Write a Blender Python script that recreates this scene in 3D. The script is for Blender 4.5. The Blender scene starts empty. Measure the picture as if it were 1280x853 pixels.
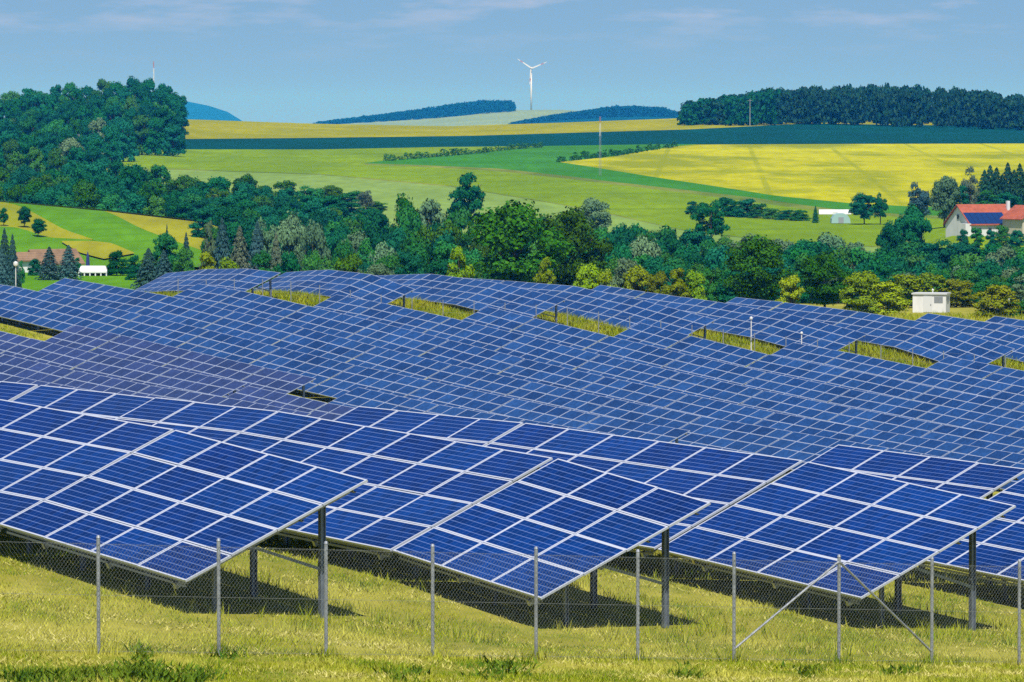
import bpy, math, random
import numpy as np
from mathutils import Matrix, Vector
rnd = random.Random(7)
rng = np.random.default_rng(11)
SC = bpy.context.scene
COL = SC.collection

# ------------------------------------------------------------------ camera
PITCH, F, W, H = 0.04, 7040.0, 1280.0, 853.0
cam_d = bpy.data.cameras.new('camera')
cam_d.sensor_width = 36.0
cam_d.lens = F / W * 36.0
cam_d.clip_start = 1.0
cam_d.clip_end = 60000.0
cam = bpy.data.objects.new('camera', cam_d)
COL.objects.link(cam)
cam.location = (0, 0, 0)
cam.rotation_euler = (math.pi / 2 - PITCH, 0, 0)
SC.camera = cam

# ------------------------------------------------------------------ light
SUN_EL = math.radians(60)
world = bpy.data.worlds.new('World')
SC.world = world
world.use_nodes = True
world.cycles.sampling_method = 'NONE'
wt = world.node_tree
for n_ in list(wt.nodes):
    wt.nodes.remove(n_)
def wn(t, **k):
    n = wt.nodes.new(t)
    for a, b in k.items():
        setattr(n, a, b)
    return n
tc = wn('ShaderNodeTexCoord')
lift = wn('ShaderNodeVectorMath', operation='ADD'); lift.inputs[1].default_value = (0, 0, 0.06)
nrm = wn('ShaderNodeVectorMath', operation='NORMALIZE')
sky = wn('ShaderNodeTexSky', sky_type='NISHITA', sun_disc=False, sun_elevation=SUN_EL, sun_rotation=math.pi,
         altitude=200.0, air_density=1.0, dust_density=0.6, ozone_density=2.0)
tint = wn('ShaderNodeMix', data_type='RGBA', blend_type='MULTIPLY')
tint.inputs[0].default_value = 1.0
tint.inputs[7].default_value = (0.80, 1.04, 1.46, 1)
# thin pinkish cloud wisps
cmap = wn('ShaderNodeMapping'); cmap.inputs['Scale'].default_value = (16.0, 16.0, 90.0)
cno = wn('ShaderNodeTexNoise'); cno.inputs['Scale'].default_value = 3.0; cno.inputs['Detail'].default_value = 6.0; cno.inputs['Roughness'].default_value = 0.6
crmp = wn('ShaderNodeMapRange'); crmp.inputs[1].default_value = 0.48; crmp.inputs[2].default_value = 0.80; crmp.inputs[3].default_value = 0.0; crmp.inputs[4].default_value = 0.60
sepw = wn('ShaderNodeSeparateXYZ')
hmask = wn('ShaderNodeMapRange'); hmask.inputs[1].default_value = 0.009; hmask.inputs[2].default_value = 0.020
cmul = wn('ShaderNodeMath', operation='MULTIPLY')
cmix = wn('ShaderNodeMix', data_type='RGBA')
cmix.inputs[7].default_value = (10.5, 10.3, 12.6, 1)
bg = wn('ShaderNodeBackground'); bg.inputs['Strength'].default_value = 0.054
wout = wn('ShaderNodeOutputWorld')
L = wt.links.new
L(tc.outputs['Generated'], lift.inputs[0]); L(lift.outputs[0], nrm.inputs[0]); L(nrm.outputs[0], sky.inputs['Vector'])
L(sky.outputs[0], tint.inputs[6]); L(tint.outputs[2], cmix.inputs[6])
L(tc.outputs['Generated'], cmap.inputs[0]); L(cmap.outputs[0], cno.inputs['Vector']); L(cno.outputs[0], crmp.inputs[0])
L(tc.outputs['Generated'], sepw.inputs[0]); L(sepw.outputs[2], hmask.inputs[0])
L(crmp.outputs[0], cmul.inputs[0]); L(hmask.outputs[0], cmul.inputs[1]); L(cmul.outputs[0], cmix.inputs[0])
L(cmix.outputs[2], bg.inputs['Color']); L(bg.outputs[0], wout.inputs['Surface'])

sun_d = bpy.data.lights.new('sun', 'SUN')
sun_d.energy = 5.0
sun_d.angle = math.radians(0.5)
sun_d.color = (1.0, 0.95, 0.86)
sun = bpy.data.objects.new('sun', sun_d)
COL.objects.link(sun)
sun.rotation_euler = (math.pi / 2 - SUN_EL, 0, math.radians(2))

SC.view_settings.view_transform = 'Standard'
SC.view_settings.look = 'None'
SC.view_settings.gamma = 1.0
SC.view_settings.exposure = 0.22
SC.render.engine = 'CYCLES'
SC.cycles.max_bounces = 5
SC.cycles.diffuse_bounces = 1
SC.cycles.glossy_bounces = 2
SC.cycles.transmission_bounces = 2
SC.cycles.transparent_max_bounces = 4
SC.cycles.volume_bounces = 0
SC.cycles.use_denoising = False
SC.cycles.sampling_pattern = 'BLUE_NOISE'
SC.cycles.use_adaptive_sampling = False
SC.cycles.caustics_reflective = False
SC.cycles.caustics_refractive = False

# ------------------------------------------------------------------ helpers
def angle_of(py): return math.atan((py - H / 2) / F) + PITCH          # depression of an image row
def at(px, py, y):                                                     # point at distance y seen at a pixel
    z = -y * math.tan(angle_of(py))
    d = y * math.cos(PITCH) - z * math.sin(PITCH)
    return Vector(((px - W / 2) / F * d, y, z))
def x_at(px, y): return (px - W / 2) / F * y * 1.0008
def px_of(x, y): return W / 2 + F * x / y
def lerp(poly, x): return np.interp(x, [p[0] for p in poly], [p[1] for p in poly])

class MB:
    """collects shapes into one mesh"""
    def __init__(s): s.v = []; s.f = []; s.m = []; s.uv = {}
    def poly(s, pts, mat=0, uvs=None):
        b = len(s.v); s.v += [tuple(p) for p in pts]
        if uvs: s.uv[len(s.f)] = uvs
        s.f.append(tuple(range(b, b + len(pts)))); s.m.append(mat)
    def hexa(s, c, mat=0):                                             # eight corners, bottom ring then top ring
        b = len(s.v); s.v += [tuple(p) for p in c]
        for q in ((0, 3, 2, 1), (4, 5, 6, 7), (0, 1, 5, 4), (1, 2, 6, 5), (2, 3, 7, 6), (3, 0, 4, 7)):
            s.f.append(tuple(b + i for i in q)); s.m.append(mat)
    def box(s, lo, hi, mat=0):
        (a, b, c), (d, e, f) = lo, hi
        s.hexa([(a, b, c), (d, b, c), (d, e, c), (a, e, c), (a, b, f), (d, b, f), (d, e, f), (a, e, f)], mat)
    def tube(s, p0, p1, r0, r1=None, n=8, mat=0, caps=True):
        r1 = r0 if r1 is None else r1
        p0 = Vector(p0); p1 = Vector(p1); d = (p1 - p0).normalized()
        a = d.orthogonal().normalized(); c = d.cross(a); b = len(s.v)
        for p, r in ((p0, r0), (p1, r1)):
            for k in range(n):
                t = 2 * math.pi * k / n
                s.v.append(tuple(p + (a * math.cos(t) + c * math.sin(t)) * r))
        for k in range(n):
            s.f.append((b + k, b + (k + 1) % n, b + n + (k + 1) % n, b + n + k)); s.m.append(mat)
        if caps:
            s.f.append(tuple(b + k for k in reversed(range(n)))); s.m.append(mat)
            s.f.append(tuple(b + n + k for k in range(n))); s.m.append(mat)
    def beam(s, p0, p1, w, h, up, mat=0):                              # rectangular bar from p0 to p1
        p0 = Vector(p0); p1 = Vector(p1); d = (p1 - p0).normalized()
        sd = d.cross(Vector(up)).normalized(); u = sd.cross(d).normalized()
        c = []
        for p in (p0, p1):
            c += [p - sd * w / 2 - u * h / 2, p + sd * w / 2 - u * h / 2, p + sd * w / 2 + u * h / 2, p - sd * w / 2 + u * h / 2]
        s.hexa(c, mat)
    def mesh(s, name, mats, smooth=False):
        me = bpy.data.meshes.new(name)
        me.from_pydata(s.v, [], s.f)
        for m in mats: me.materials.append(m)
        me.polygons.foreach_set('material_index', s.m)
        if s.uv:
            ul = me.uv_layers.new(name='UVMap')
            for fi, uvs in s.uv.items():
                for li, u in zip(me.polygons[fi].loop_indices, uvs): ul.data[li].uv = u
        if smooth: me.polygons.foreach_set('use_smooth', [True] * len(me.polygons))
        me.update()
        return me

def np_mesh(name, verts, faces, mats):
    """verts (n,3), faces (m,k) arrays"""
    me = bpy.data.meshes.new(name)
    n, (m, k) = len(verts), faces.shape
    me.vertices.add(n); me.vertices.foreach_set('co', np.asarray(verts, dtype=np.float32).ravel())
    me.loops.add(m * k); me.loops.foreach_set('vertex_index', faces.astype(np.int32).ravel())
    me.polygons.add(m)
    me.polygons.foreach_set('loop_start', np.arange(0, m * k, k, dtype=np.int32))
    me.polygons.foreach_set('loop_total', np.full(m, k, dtype=np.int32))
    for mt in mats: me.materials.append(mt)
    me.update(calc_edges=True); me.validate()
    return me

def link(name, me, parent=None, loc=None):
    o = bpy.data.objects.new(name, me)
    COL.objects.link(o)
    if parent: o.parent = parent
    if loc is not None: o.location = loc
    return o
def tag(o, label=None, cat=None, group=None, kind=None):
    if label: o['label'] = label
    if cat: o['category'] = cat
    if group: o['group'] = group
    if kind: o['kind'] = kind
    return o
def thing(name, label, cat, group=None, M=None, loc=None):
    o = bpy.data.objects.new(name, None)
    o.empty_display_size = 0.2
    COL.objects.link(o)
    if M is not None: o.matrix_basis = M
    if loc is not None: o.location = loc
    return tag(o, label, cat, group)

# ------------------------------------------------------------------ materials
def mat(name, col, rough=0.8, metal=0.0, spec=0.5):
    m = bpy.data.materials.new(name); m.use_nodes = True
    b = m.node_tree.nodes['Principled BSDF']
    b.inputs['Base Color'].default_value = (*col, 1)
    b.inputs['Roughness'].default_value = rough
    b.inputs['Metallic'].default_value = metal
    b.inputs['Specular IOR Level'].default_value = spec
    return m
class NT:
    """small helper for node trees"""
    def __init__(s, m): s.t = m.node_tree; s.b = s.t.nodes['Principled BSDF']
    def n(s, t, ins=None, **k):
        n = s.t.nodes.new(t)
        for a, b in k.items(): setattr(n, a, b)
        for a, b in (ins or {}).items(): s.put(n.inputs[a], b)
        return n
    def put(s, sock, v):
        if isinstance(v, bpy.types.NodeSocket): s.t.links.new(v, sock)
        else: sock.default_value = v
    def math(s, op, a, b=0.0, c=0.0):
        n = s.n('ShaderNodeMath', operation=op); s.put(n.inputs[0], a); s.put(n.inputs[1], b); s.put(n.inputs[2], c); return n.outputs[0]
    def mix(s, f, a, b, bt='MIX'):
        n = s.n('ShaderNodeMix', data_type='RGBA', blend_type=bt)
        s.put(n.inputs[0], f)
        s.put(n.inputs[6], (*a, 1) if isinstance(a, tuple) else a); s.put(n.inputs[7], (*b, 1) if isinstance(b, tuple) else b)
        return n.outputs[2]
    def noise(s, vec, scale, detail=3.0, rough=0.55):
        return s.n('ShaderNodeTexNoise', {'Vector': vec, 'Scale': scale, 'Detail': detail, 'Roughness': rough}).outputs[0]
    def ramp(s, v, a, b, lo=0.0, hi=1.0):
        return s.n('ShaderNodeMapRange', {0: v, 1: a, 2: b, 3: lo, 4: hi}).outputs[0]
    def mapped(s, vec, scale, rot=0.0):
        return s.n('ShaderNodeMapping', {'Vector': vec, 'Scale': scale, 'Rotation': (0, 0, rot)}).outputs[0]

def cell_material(name, dark, light, lines, rough=0.12, spec=0.3):
    m = mat(name, dark, rough, 0.0, spec); t = NT(m)
    oi = t.n('ShaderNodeObjectInfo').outputs['Random']
    uv = t.n('ShaderNodeUVMap').outputs[0]
    sp = t.n('ShaderNodeSeparateXYZ', {0: uv})
    geo = t.n('ShaderNodeNewGeometry').outputs['Position']
    col = t.mix(oi, dark, light)
    cu = t.math('DIVIDE', t.math('SUBTRACT', sp.outputs[0], 0.0415), 0.1575)
    cv = t.math('DIVIDE', t.math('SUBTRACT', sp.outputs[1], 0.0265), 0.1575)
    # each crystal cell a touch different
    fl = t.n('ShaderNodeCombineXYZ', {0: t.math('FLOOR', cu), 1: t.math('FLOOR', cv), 2: oi}).outputs[0]
    wno = t.n('ShaderNodeTexWhiteNoise', {'Vector': fl}, noise_dimensions='3D').outputs[0]
    val = t.ramp(wno, 0, 1, 0.80, 1.22)
    big = t.ramp(t.noise(geo, 0.35, 2.0), 0.3, 0.7, 0.86, 1.16)
    hs = t.n('ShaderNodeHueSaturation', {'Color': col, 'Value': t.math('MULTIPLY', val, big)}).outputs[0]
    if lines:
        def dist(c): return t.math('ABSOLUTE', t.math('SUBTRACT', t.math('FRACT', c), 0.5))
        gv = t.ramp(dist(cv), 0.462, 0.478)
        gu = t.ramp(dist(cu), 0.478, 0.490)
        b1 = t.ramp(t.math('ABSOLUTE', t.math('SUBTRACT', t.math('FRACT', t.math('MULTIPLY', cv, 3.0)), 0.5)), 0.03, 0.05, 1.0, 0.0)
        hs = t.mix(t.math('MULTIPLY', b1, 0.22), hs, (0.14, 0.22, 0.48))
        hs = t.mix(t.math('MULTIPLY', gu, 0.40), hs, (0.16, 0.26, 0.55))
        hs = t.mix(t.math('MULTIPLY', gv, 0.80), hs, (0.20, 0.30, 0.60))
    t.put(t.b.inputs['Base Color'], hs)
    return m

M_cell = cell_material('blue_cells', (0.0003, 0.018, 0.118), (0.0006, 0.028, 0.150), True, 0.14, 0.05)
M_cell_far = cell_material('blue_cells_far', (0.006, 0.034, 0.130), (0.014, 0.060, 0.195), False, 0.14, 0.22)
M_cell_dull = cell_material('violet_cells_far', (0.019, 0.036, 0.115), (0.028, 0.048, 0.150), False, 0.14, 0.22)
M_frame = mat('anodised_frame', (0.56, 0.60, 0.70), 0.40, 0.2)
M_frame_far = mat('anodised_frame_far', (0.38, 0.44, 0.57), 0.45, 0.2)  # dimmer, bluer frame colour for the middle-field tables
M_back = mat('backsheet_shade_tone', (0.07, 0.075, 0.085), 0.7)  # white sheet painted near-black: shade beneath the tables put into its colour

def galv(name, base):
    m = mat(name, base, 0.45, 0.55); t = NT(m)
    g = t.n('ShaderNodeNewGeometry').outputs['Position']
    f = t.ramp(t.noise(g, 9.0, 4.0), 0.3, 0.7)
    t.put(t.b.inputs['Base Color'], t.mix(f, tuple(c * 0.72 for c in base), tuple(min(1, c * 1.15) for c in base)))
    return m
M_galv = galv('galvanised_steel', (0.46, 0.48, 0.50))
M_post = galv('galvanised_post', (0.24, 0.28, 0.33))
M_wire = mat('fence_wire', (0.26, 0.28, 0.26), 0.5, 0.1)
M_rail = mat('front_rail_steel', (0.34, 0.37, 0.42), 0.5, 0.1)

def ground_material():
    m = mat('meadow_ground', (0.2, 0.2, 0.05), 0.95, 0, 0.1); t = NT(m)
    g = t.n('ShaderNodeNewGeometry').outputs['Position']
    a = t.ramp(t.noise(g, 0.45, 5.0, 0.65), 0.36, 0.64)
    b = t.ramp(t.noise(t.mapped(g, (1.0, 0.35, 1.0), 0.6), 3.2, 5.0, 0.7), 0.32, 0.68)
    c = t.ramp(t.noise(g, 14.0, 4.0, 0.7), 0.3, 0.7)
    col = t.mix(a, (0.140, 0.195, 0.004), (0.280, 0.270, 0.016))
    col = t.mix(t.math('MULTIPLY', b, 0.75), col, (0.400, 0.345, 0.070))
    col = t.mix(t.math('MULTIPLY', c, 0.5), col, (0.085, 0.105, 0.005), 'MIX')
    pt = t.ramp(t.noise(t.mapped(g, (1, 0.55, 1), 0.4), 0.33, 5.0, 0.65), 0.47, 0.60)
    col = t.mix(t.math('MULTIPLY', pt, 0.6), col, (0.430, 0.390, 0.065))
    t.put(t.b.inputs['Base Color'], col)
    bp = t.n('ShaderNodeBump', {'Strength': 0.6, 'Distance': 0.12, 'Height': t.noise(g, 7.0, 5.0, 0.7)})
    t.put(t.b.inputs['Normal'], bp.outputs[0])
    return m
M_ground = ground_material()

def field_material(name, c0, c1, dark=None, rows=0.0, rot=0.0, patch=0.0, tracks=0.0, rscale=0.05, trot=0.035, tgap=27.0):
    m = mat(name, c0, 0.95, 0, 0.05); t = NT(m)
    g = t.n('ShaderNodeNewGeometry').outputs['Position']
    f = t.ramp(t.noise(t.mapped(g, (1, 0.4, 1), rot), 0.03, 6.0, 0.65), 0.3, 0.7)
    col = t.mix(f, c0, c1)
    fine = t.ramp(t.noise(t.mapped(g, (1, 0.16, 1), rot * 0.3), 0.30, 4.0, 0.7), 0.3, 0.7, 0.80, 1.16)
    strip = t.ramp(t.noise(t.mapped(g, (0.12, 1, 1), 0.12), 0.018, 4.0, 0.6), 0.3, 0.7, 0.88, 1.10)
    col = t.n('ShaderNodeHueSaturation', {'Color': col, 'Value': t.math('MULTIPLY', fine, strip)}).outputs[0]
    if dark and patch:
        p = t.ramp(t.noise(t.mapped(g, (1.0, 0.22, 1), 0.0), 0.024, 6.0, 0.62), 0.47, 0.57)
        col = t.mix(t.math('MULTIPLY', p, patch), col, dark)
    if rows:
        w = t.n('ShaderNodeTexWave', {'Vector': t.mapped(g, (1, 1, 1), rot), 'Scale': rscale, 'Distortion': 1.2, 'Detail': 2.0}, wave_type='BANDS').outputs[1]
        col = t.mix(t.math('MULTIPLY', t.ramp(w, 0.72, 0.95), rows), col, dark or tuple(c * 0.6 for c in c0))
    if tracks:
        sx = t.n('ShaderNodeSeparateXYZ', {0: t.mapped(g, (1, 1, 1), trot)}).outputs[0]
        fr = t.math('ABSOLUTE', t.math('SUBTRACT', t.math('FRACT', t.math('DIVIDE', sx, tgap)), 0.5))
        col = t.mix(t.math('MULTIPLY', t.ramp(fr, 0.02, 0.036, 1.0, 0.0), t.math('MULTIPLY', t.ramp(t.noise(g, 0.012, 3.0), 0.30, 0.55), tracks)), col, dark)
    t.put(t.b.inputs['Base Color'], col)
    return m
M_rape = field_material('rapeseed', (0.35, 0.355, 0.001), (0.42, 0.41, 0.002), (0.20, 0.235, 0.001), patch=0.95, tracks=0.6)
M_rape_far = field_material('far_rapeseed', (0.250, 0.250, 0.001), (0.300, 0.290, 0.001), (0.18, 0.20, 0.001), patch=0.5)
M_teal = field_material('dark_crop', (0.001, 0.050, 0.045), (0.002, 0.060, 0.052), (0.001, 0.040, 0.038), patch=0.5)
M_lime = field_material('lime_barley', (0.145, 0.245, 0.002), (0.180, 0.275, 0.004), (0.085, 0.16, 0.004), patch=0.35, tracks=0.55, trot=1.50, tgap=110.0)
M_mid = field_material('green_wheat', (0.034, 0.180, 0.006), (0.050, 0.200, 0.018), (0.03, 0.13, 0.01), patch=0.3)
M_pale = field_material('pale_barley', (0.17, 0.275, 0.050), (0.20, 0.30, 0.065), (0.12, 0.20, 0.03), patch=0.4)
M_green = field_material('bright_meadow', (0.075, 0.220, 0.004), (0.100, 0.245, 0.006), (0.055, 0.165, 0.004), patch=0.4, rows=0.3, rot=0.5)
M_tan = field_material('mown_strip', (0.225, 0.240, 0.008), (0.285, 0.275, 0.014), (0.15, 0.21, 0.006), patch=0.5)
M_verge = field_material('field_verge', (0.10, 0.17, 0.02), (0.22, 0.24, 0.04), (0.06, 0.11, 0.015), patch=0.6)
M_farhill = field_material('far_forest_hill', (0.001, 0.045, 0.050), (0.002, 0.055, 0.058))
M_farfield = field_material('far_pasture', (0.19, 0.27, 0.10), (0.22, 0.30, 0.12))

def leaf_material(name, c0, c1, c2):
    m = bpy.data.materials.new(name); m.use_nodes = True
    t = NT(m)
    oi = t.n('ShaderNodeObjectInfo').outputs['Random']
    isl = t.n('ShaderNodeNewGeometry')
    pos = isl.outputs['Position']
    f = t.ramp(t.noise(pos, 0.55, 3.0), 0.35, 0.65)
    col = t.mix(f, c0, c1)
    col = t.mix(t.math('MULTIPLY', isl.outputs['Random Per Island'], 0.55), col, c2)
    hs = t.n('ShaderNodeHueSaturation', {'Color': col, 'Hue': t.ramp(t.math('FRACT', t.math('MULTIPLY', oi, 7.31)), 0, 1, 0.462, 0.515), 'Value': t.ramp(oi, 0, 1, 0.78, 1.38), 'Saturation': 1.0}).outputs[0]
    t.put(t.b.inputs['Base Color'], hs); t.b.inputs['Roughness'].default_value = 0.7
    t.b.inputs['Specular IOR Level'].default_value = 0.06
    tr = t.n('ShaderNodeBsdfTranslucent', {'Color': hs})
    mx = t.n('ShaderNodeMixShader', {0: 0.12, 1: t.b.outputs[0], 2: tr.outputs[0]})
    out = [n for n in t.t.nodes if n.type == 'OUTPUT_MATERIAL'][0]
    t.put(out.inputs[0], mx.outputs[0])
    return m
LEAF = {
    'dark': leaf_material('dark_leaves', (0.002, 0.050, 0.002), (0.011, 0.115, 0.003), (0.060, 0.215, 0.005)),
    'teal': leaf_material('teal_leaves', (0.002, 0.078, 0.040), (0.006, 0.112, 0.048), (0.020, 0.160, 0.054)),
    'mid': leaf_material('mid_leaves', (0.007, 0.112, 0.024), (0.018, 0.155, 0.026), (0.045, 0.210, 0.030)),
    'yellow': leaf_material('yellow_green_leaves', (0.105, 0.215, 0.003), (0.160, 0.270, 0.004), (0.250, 0.340, 0.008)),
    'rust': leaf_material('rust_leaves', (0.135, 0.190, 0.003), (0.185, 0.215, 0.004), (0.120, 0.215, 0.003)),
    'willow': leaf_material('willow_leaves', (0.075, 0.165, 0.075), (0.100, 0.200, 0.090), (0.140, 0.240, 0.110)),
    'spruce': leaf_material('spruce_needles', (0.020, 0.080, 0.078), (0.040, 0.110, 0.105), (0.075, 0.150, 0.150)),
    'pine': leaf_material('pine_needles', (0.003, 0.055, 0.034), (0.010, 0.078, 0.040), (0.045, 0.100, 0.045)),
    'brown': leaf_material('sparse_leaves', (0.060, 0.105, 0.060), (0.085, 0.125, 0.070), (0.120, 0.150, 0.090)),
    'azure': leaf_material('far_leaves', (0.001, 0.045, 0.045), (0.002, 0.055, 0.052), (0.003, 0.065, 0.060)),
}
M_bark = mat('bark', (0.10, 0.075, 0.055), 0.9)
M_white = mat('white_paint', (0.80, 0.80, 0.80), 0.5)
M_cream = mat('cream_render', (0.62, 0.55, 0.42), 0.8)
M_tile = mat('red_roof_tiles', (0.36, 0.085, 0.038), 0.8)
M_tan_tile = mat('brown_roof_tiles', (0.22, 0.135, 0.075), 0.8)
for m_, c_ in ((M_tile, (0.36, 0.085, 0.038)), (M_tan_tile, (0.22, 0.135, 0.075))):
    t = NT(m_); o_ = t.n('ShaderNodeTexCoord').outputs['Object']
    sz_ = t.n('ShaderNodeSeparateXYZ', {0: o_})
    rw = t.ramp(t.math('FRACT', t.math('MULTIPLY', sz_.outputs[1], 3.2)), 0.0, 0.35, 0.72, 1.05)
    cl_ = t.ramp(t.math('FRACT', t.math('MULTIPLY', sz_.outputs[0], 3.4)), 0.0, 0.25, 0.86, 1.03)
    ws = t.ramp(t.noise(o_, 1.1, 5.0, 0.65), 0.3, 0.7, 0.72, 1.20)
    t.put(t.b.inputs['Base Color'], t.n('ShaderNodeHueSaturation', {'Color': (*c_, 1), 'Value': t.math('MULTIPLY', t.math('MULTIPLY', rw, cl_), ws)}).outputs[0])
for m_, c_ in ((M_white, (0.80, 0.80, 0.80)), (M_cream, (0.62, 0.55, 0.42))):
    t = NT(m_); o_ = t.n('ShaderNodeTexCoord').outputs['Object']
    ws = t.ramp(t.noise(t.mapped(o_, (1, 1, 0.3)), 1.6, 5.0, 0.7), 0.35, 0.75, 1.0, 0.80)
    t.put(t.b.inputs['Base Color'], t.n('ShaderNodeHueSaturation', {'Color': (*c_, 1), 'Value': ws}).outputs[0])
M_pane = mat('window_glass', (0.03, 0.04, 0.05), 0.1)
M_dark = mat('dark_opening', (0.02, 0.02, 0.025), 0.7)
M_grey = mat('grey_metal', (0.35, 0.37, 0.40), 0.5, 0.3)
M_red = mat('red_paint', (0.46, 0.15, 0.11), 0.5)
M_green_box = mat('greenhouse_film', (0.34, 0.52, 0.50), 0.35)
M_roofpv = mat('roof_pv_blue', (0.010, 0.035, 0.13), 0.2, 0, 0.2)

# ------------------------------------------------------------------ terrain
T24 = math.radians(24.0)
AZM = math.radians(58.759)                                              # row direction of the middle field
NM = (math.sin(AZM), math.cos(AZM)); RM = (NM[1], -NM[0])
ORG, PN, QR = (-12.486, 419.851), 7.824, 8.236
OFF = {-2: 1.254, -1: -0.26, 0: -1.234, 1: -0.524, 2: 0.016, 3: 0.256, 4: 0.493}
def row_xy(i, s):
    s = s + OFF.get(i, 0.0)
    return (ORG[0] + i * (PN * NM[0] + QR * RM[0]) + s * RM[0], ORG[1] + i * (PN * NM[1] + QR * RM[1]) + s * RM[1])
TOPS = {   # upper edges of the rows as traced: distance along the row, height of the edge
    -7: [(112.3, -15.83), (115.8, -15.99)],
    -6: [(87.1, -15.31), (93.3, -15.78), (98.5, -16.05), (104.0, -16.32), (110.4, -16.65), (115.7, -16.77)],
    -5: [(62.9, -14.57), (69.8, -15.04), (75.0, -15.41), (80.6, -15.81), (87.3, -16.13), (94.3, -16.37), (98.4, -16.70)],
    -4: [(50.6, -14.44), (67.6, -15.63), (84.9, -16.80), (93.9, -17.40), (100.5, -17.80)],
    -3: [(14.4, -12.47), (21.1, -12.75), (27.4, -13.29), (44.7, -14.58), (72.9, -16.80), (83.1, -17.42)],
    -2: [(0.0, -12.23), (17.6, -13.19), (50.5, -16.03), (63.9, -17.10), (98.7, -19.17)],
    -1: [(0.1, -12.63), (8.2, -13.04), (17.7, -13.86), (57.5, -17.33), (67.5, -18.08), (77.8, -18.81), (87.9, -19.34), (98.1, -19.83)],
    0: [(-27.7, -12.45), (-22.3, -12.04), (-13.6, -11.74), (-8.5, -11.93), (-0.4, -13.33), (7.1, -13.80), (17.1, -14.61), (27.4, -15.54), (37.2, -16.53), (47.4, -17.34), (57.5, -18.16), (77.8, -19.46)],
    1: [(-31.6, -12.38), (-24.0, -11.95), (-17.9, -12.11), (-10.6, -13.15), (0.3, -14.17), (7.0, -14.82), (16.8, -15.74), (27.0, -16.69), (37.1, -17.55), (47.2, -18.31), (57.5, -18.95)],
    2: [(-39.4, -12.69), (-32.0, -12.36), (-25.4, -12.45), (-18.2, -12.94), (-10.1, -13.75), (0.2, -15.23), (6.9, -15.95), (16.9, -16.94), (27.1, -17.66), (47.1, -19.11)],
    3: [(-44.5, -12.95), (-39.6, -13.06), (-27.9, -13.34), (-24.8, -13.69), (-10.1, -15.20), (-0.2, -16.53), (7.0, -17.01), (16.9, -17.80)],
    4: [(-47.3, -13.46), (-39.2, -13.92), (-31.0, -14.29), (-9.4, -16.24), (0.0, -17.40), (6.3, -17.90)],
    5: [(-45.1, -14.44), (-38.4, -14.62), (-32.5, -14.92), (-23.8, -15.21), (-8.7, -17.35)],
    6: [(-41.7, -15.24), (-36.2, -15.57), (-28.0, -16.11)], 7: [(-52.0, -15.67), (-46.9, -15.92)]}
class TPS:
    def __init__(s, pts, lam):
        p = np.array(pts, float); s.xy = p[:, :2] / 50.0; n = len(p)
        K = s.k(s.xy, s.xy) + lam * np.eye(n)
        P = np.hstack([np.ones((n, 1)), s.xy])
        A = np.block([[K, P], [P.T, np.zeros((3, 3))]])
        s.w = np.linalg.solve(A, np.concatenate([p[:, 2], np.zeros(3)]))
    @staticmethod
    def k(a, b):
        d2 = ((a[:, None, :] - b[None, :, :]) ** 2).sum(-1)
        return 0.5 * d2 * np.log(d2 + 1e-12)
    def __call__(s, x, y):
        q = np.stack([np.ravel(x), np.ravel(y)], 1) / 50.0
        out = np.empty(len(q))
        for a in range(0, len(q), 4000):
            b = q[a:a + 4000]
            out[a:a + 4000] = s.k(b, s.xy) @ s.w[:-3] + s.w[-3] + b @ s.w[-2:]
        return out.reshape(np.shape(x))
mid_pts = []
for i, l in TOPS.items():
    for s_, z_ in l:
        x_, y_ = row_xy(i, s_); mid_pts.append((x_, y_, z_))
TOPZ = TPS(mid_pts, 0.0008)

# front tables: low left corner, modules wide, slope along the row
AZF = math.radians(55.854)
NF = Vector((math.sin(AZF), math.cos(AZF), 0)); RF = Vector((NF.y, -NF.x, 0))
UP = Vector((0, 0, 1))
FRONT = [('T1', (-9.43, 103.37, -7.51), 4, -4.96), ('T1l', (-15.05, 111.68, -7.09), 6, -2.40),
         ('T2a', (-7.93, 114.74, -7.77), 6, -2.61), ('T2b', (-2.27, 106.41, -8.225), 3, -6.47), ('T2l', (-13.54, 123.11, -7.63), 6, -0.80),
         ('T2m', (-19.24, 131.53, -7.55), 6, -0.45),
         ('T3l', (-6.56, 126.38, -8.27), 4, -0.68), ('T3a', (-2.78, 120.79, -8.34), 6, -1.79), ('T3b', (2.90, 112.44, -8.665), 4, -4.39),
         ('T4', (4.24, 124.11, -9.01), 4, -1.70), ('T4b', (8.10, 118.42, -9.24), 6, -3.6)]
def table_frame(p0, r, n, slope):
    z = UP; c, s = math.cos(slope), math.sin(slope)
    r3 = r * c + z * s
    u = n * math.cos(T24) + (z * c - r * s) * math.sin(T24)
    w = r3.cross(u)
    M = Matrix.Identity(4)
    for k, v in enumerate((r3, u, w)):
        for a in range(3): M[a][k] = v[a]
    M.translation = p0
    return M
MW, MH = 1.67, 1.01
gp = []
for x_, y_, z_ in mid_pts: gp.append((x_, y_, z_ - 2.2))
for nm, p0, k, sl in FRONT:
    M = table_frame(Vector(p0), RF, NF, math.radians(sl))
    for a in (0.0, k * MW):
        q = M @ Vector((a, 0, 0)); gp.append((q.x, q.y, q.z - 0.62))
FA = at(124, 818.5, 89.2); FB = at(1273, 832, 100.2)                     # the boundary fence runs between these two feet
for t_ in (-0.15, 0.0, 0.33, 0.66, 1.0, 1.2):
    q = FA.lerp(FB, t_); gp.append((q.x, q.y, q.z))
for px_, py_, y_ in ((100, 853, 83.5), (640, 853, 86), (1200, 853, 90)):
    q = at(px_, py_, y_); gp.append((q.x, q.y, q.z))
gp += [(-30, 70, -8.3), (0, 65, -8.6), (30, 70, -9.6), (30, 100, -11.0), (40, 120, -11.8), (-40, 100, -8.0), (-40, 130, -9.0)]
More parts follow.
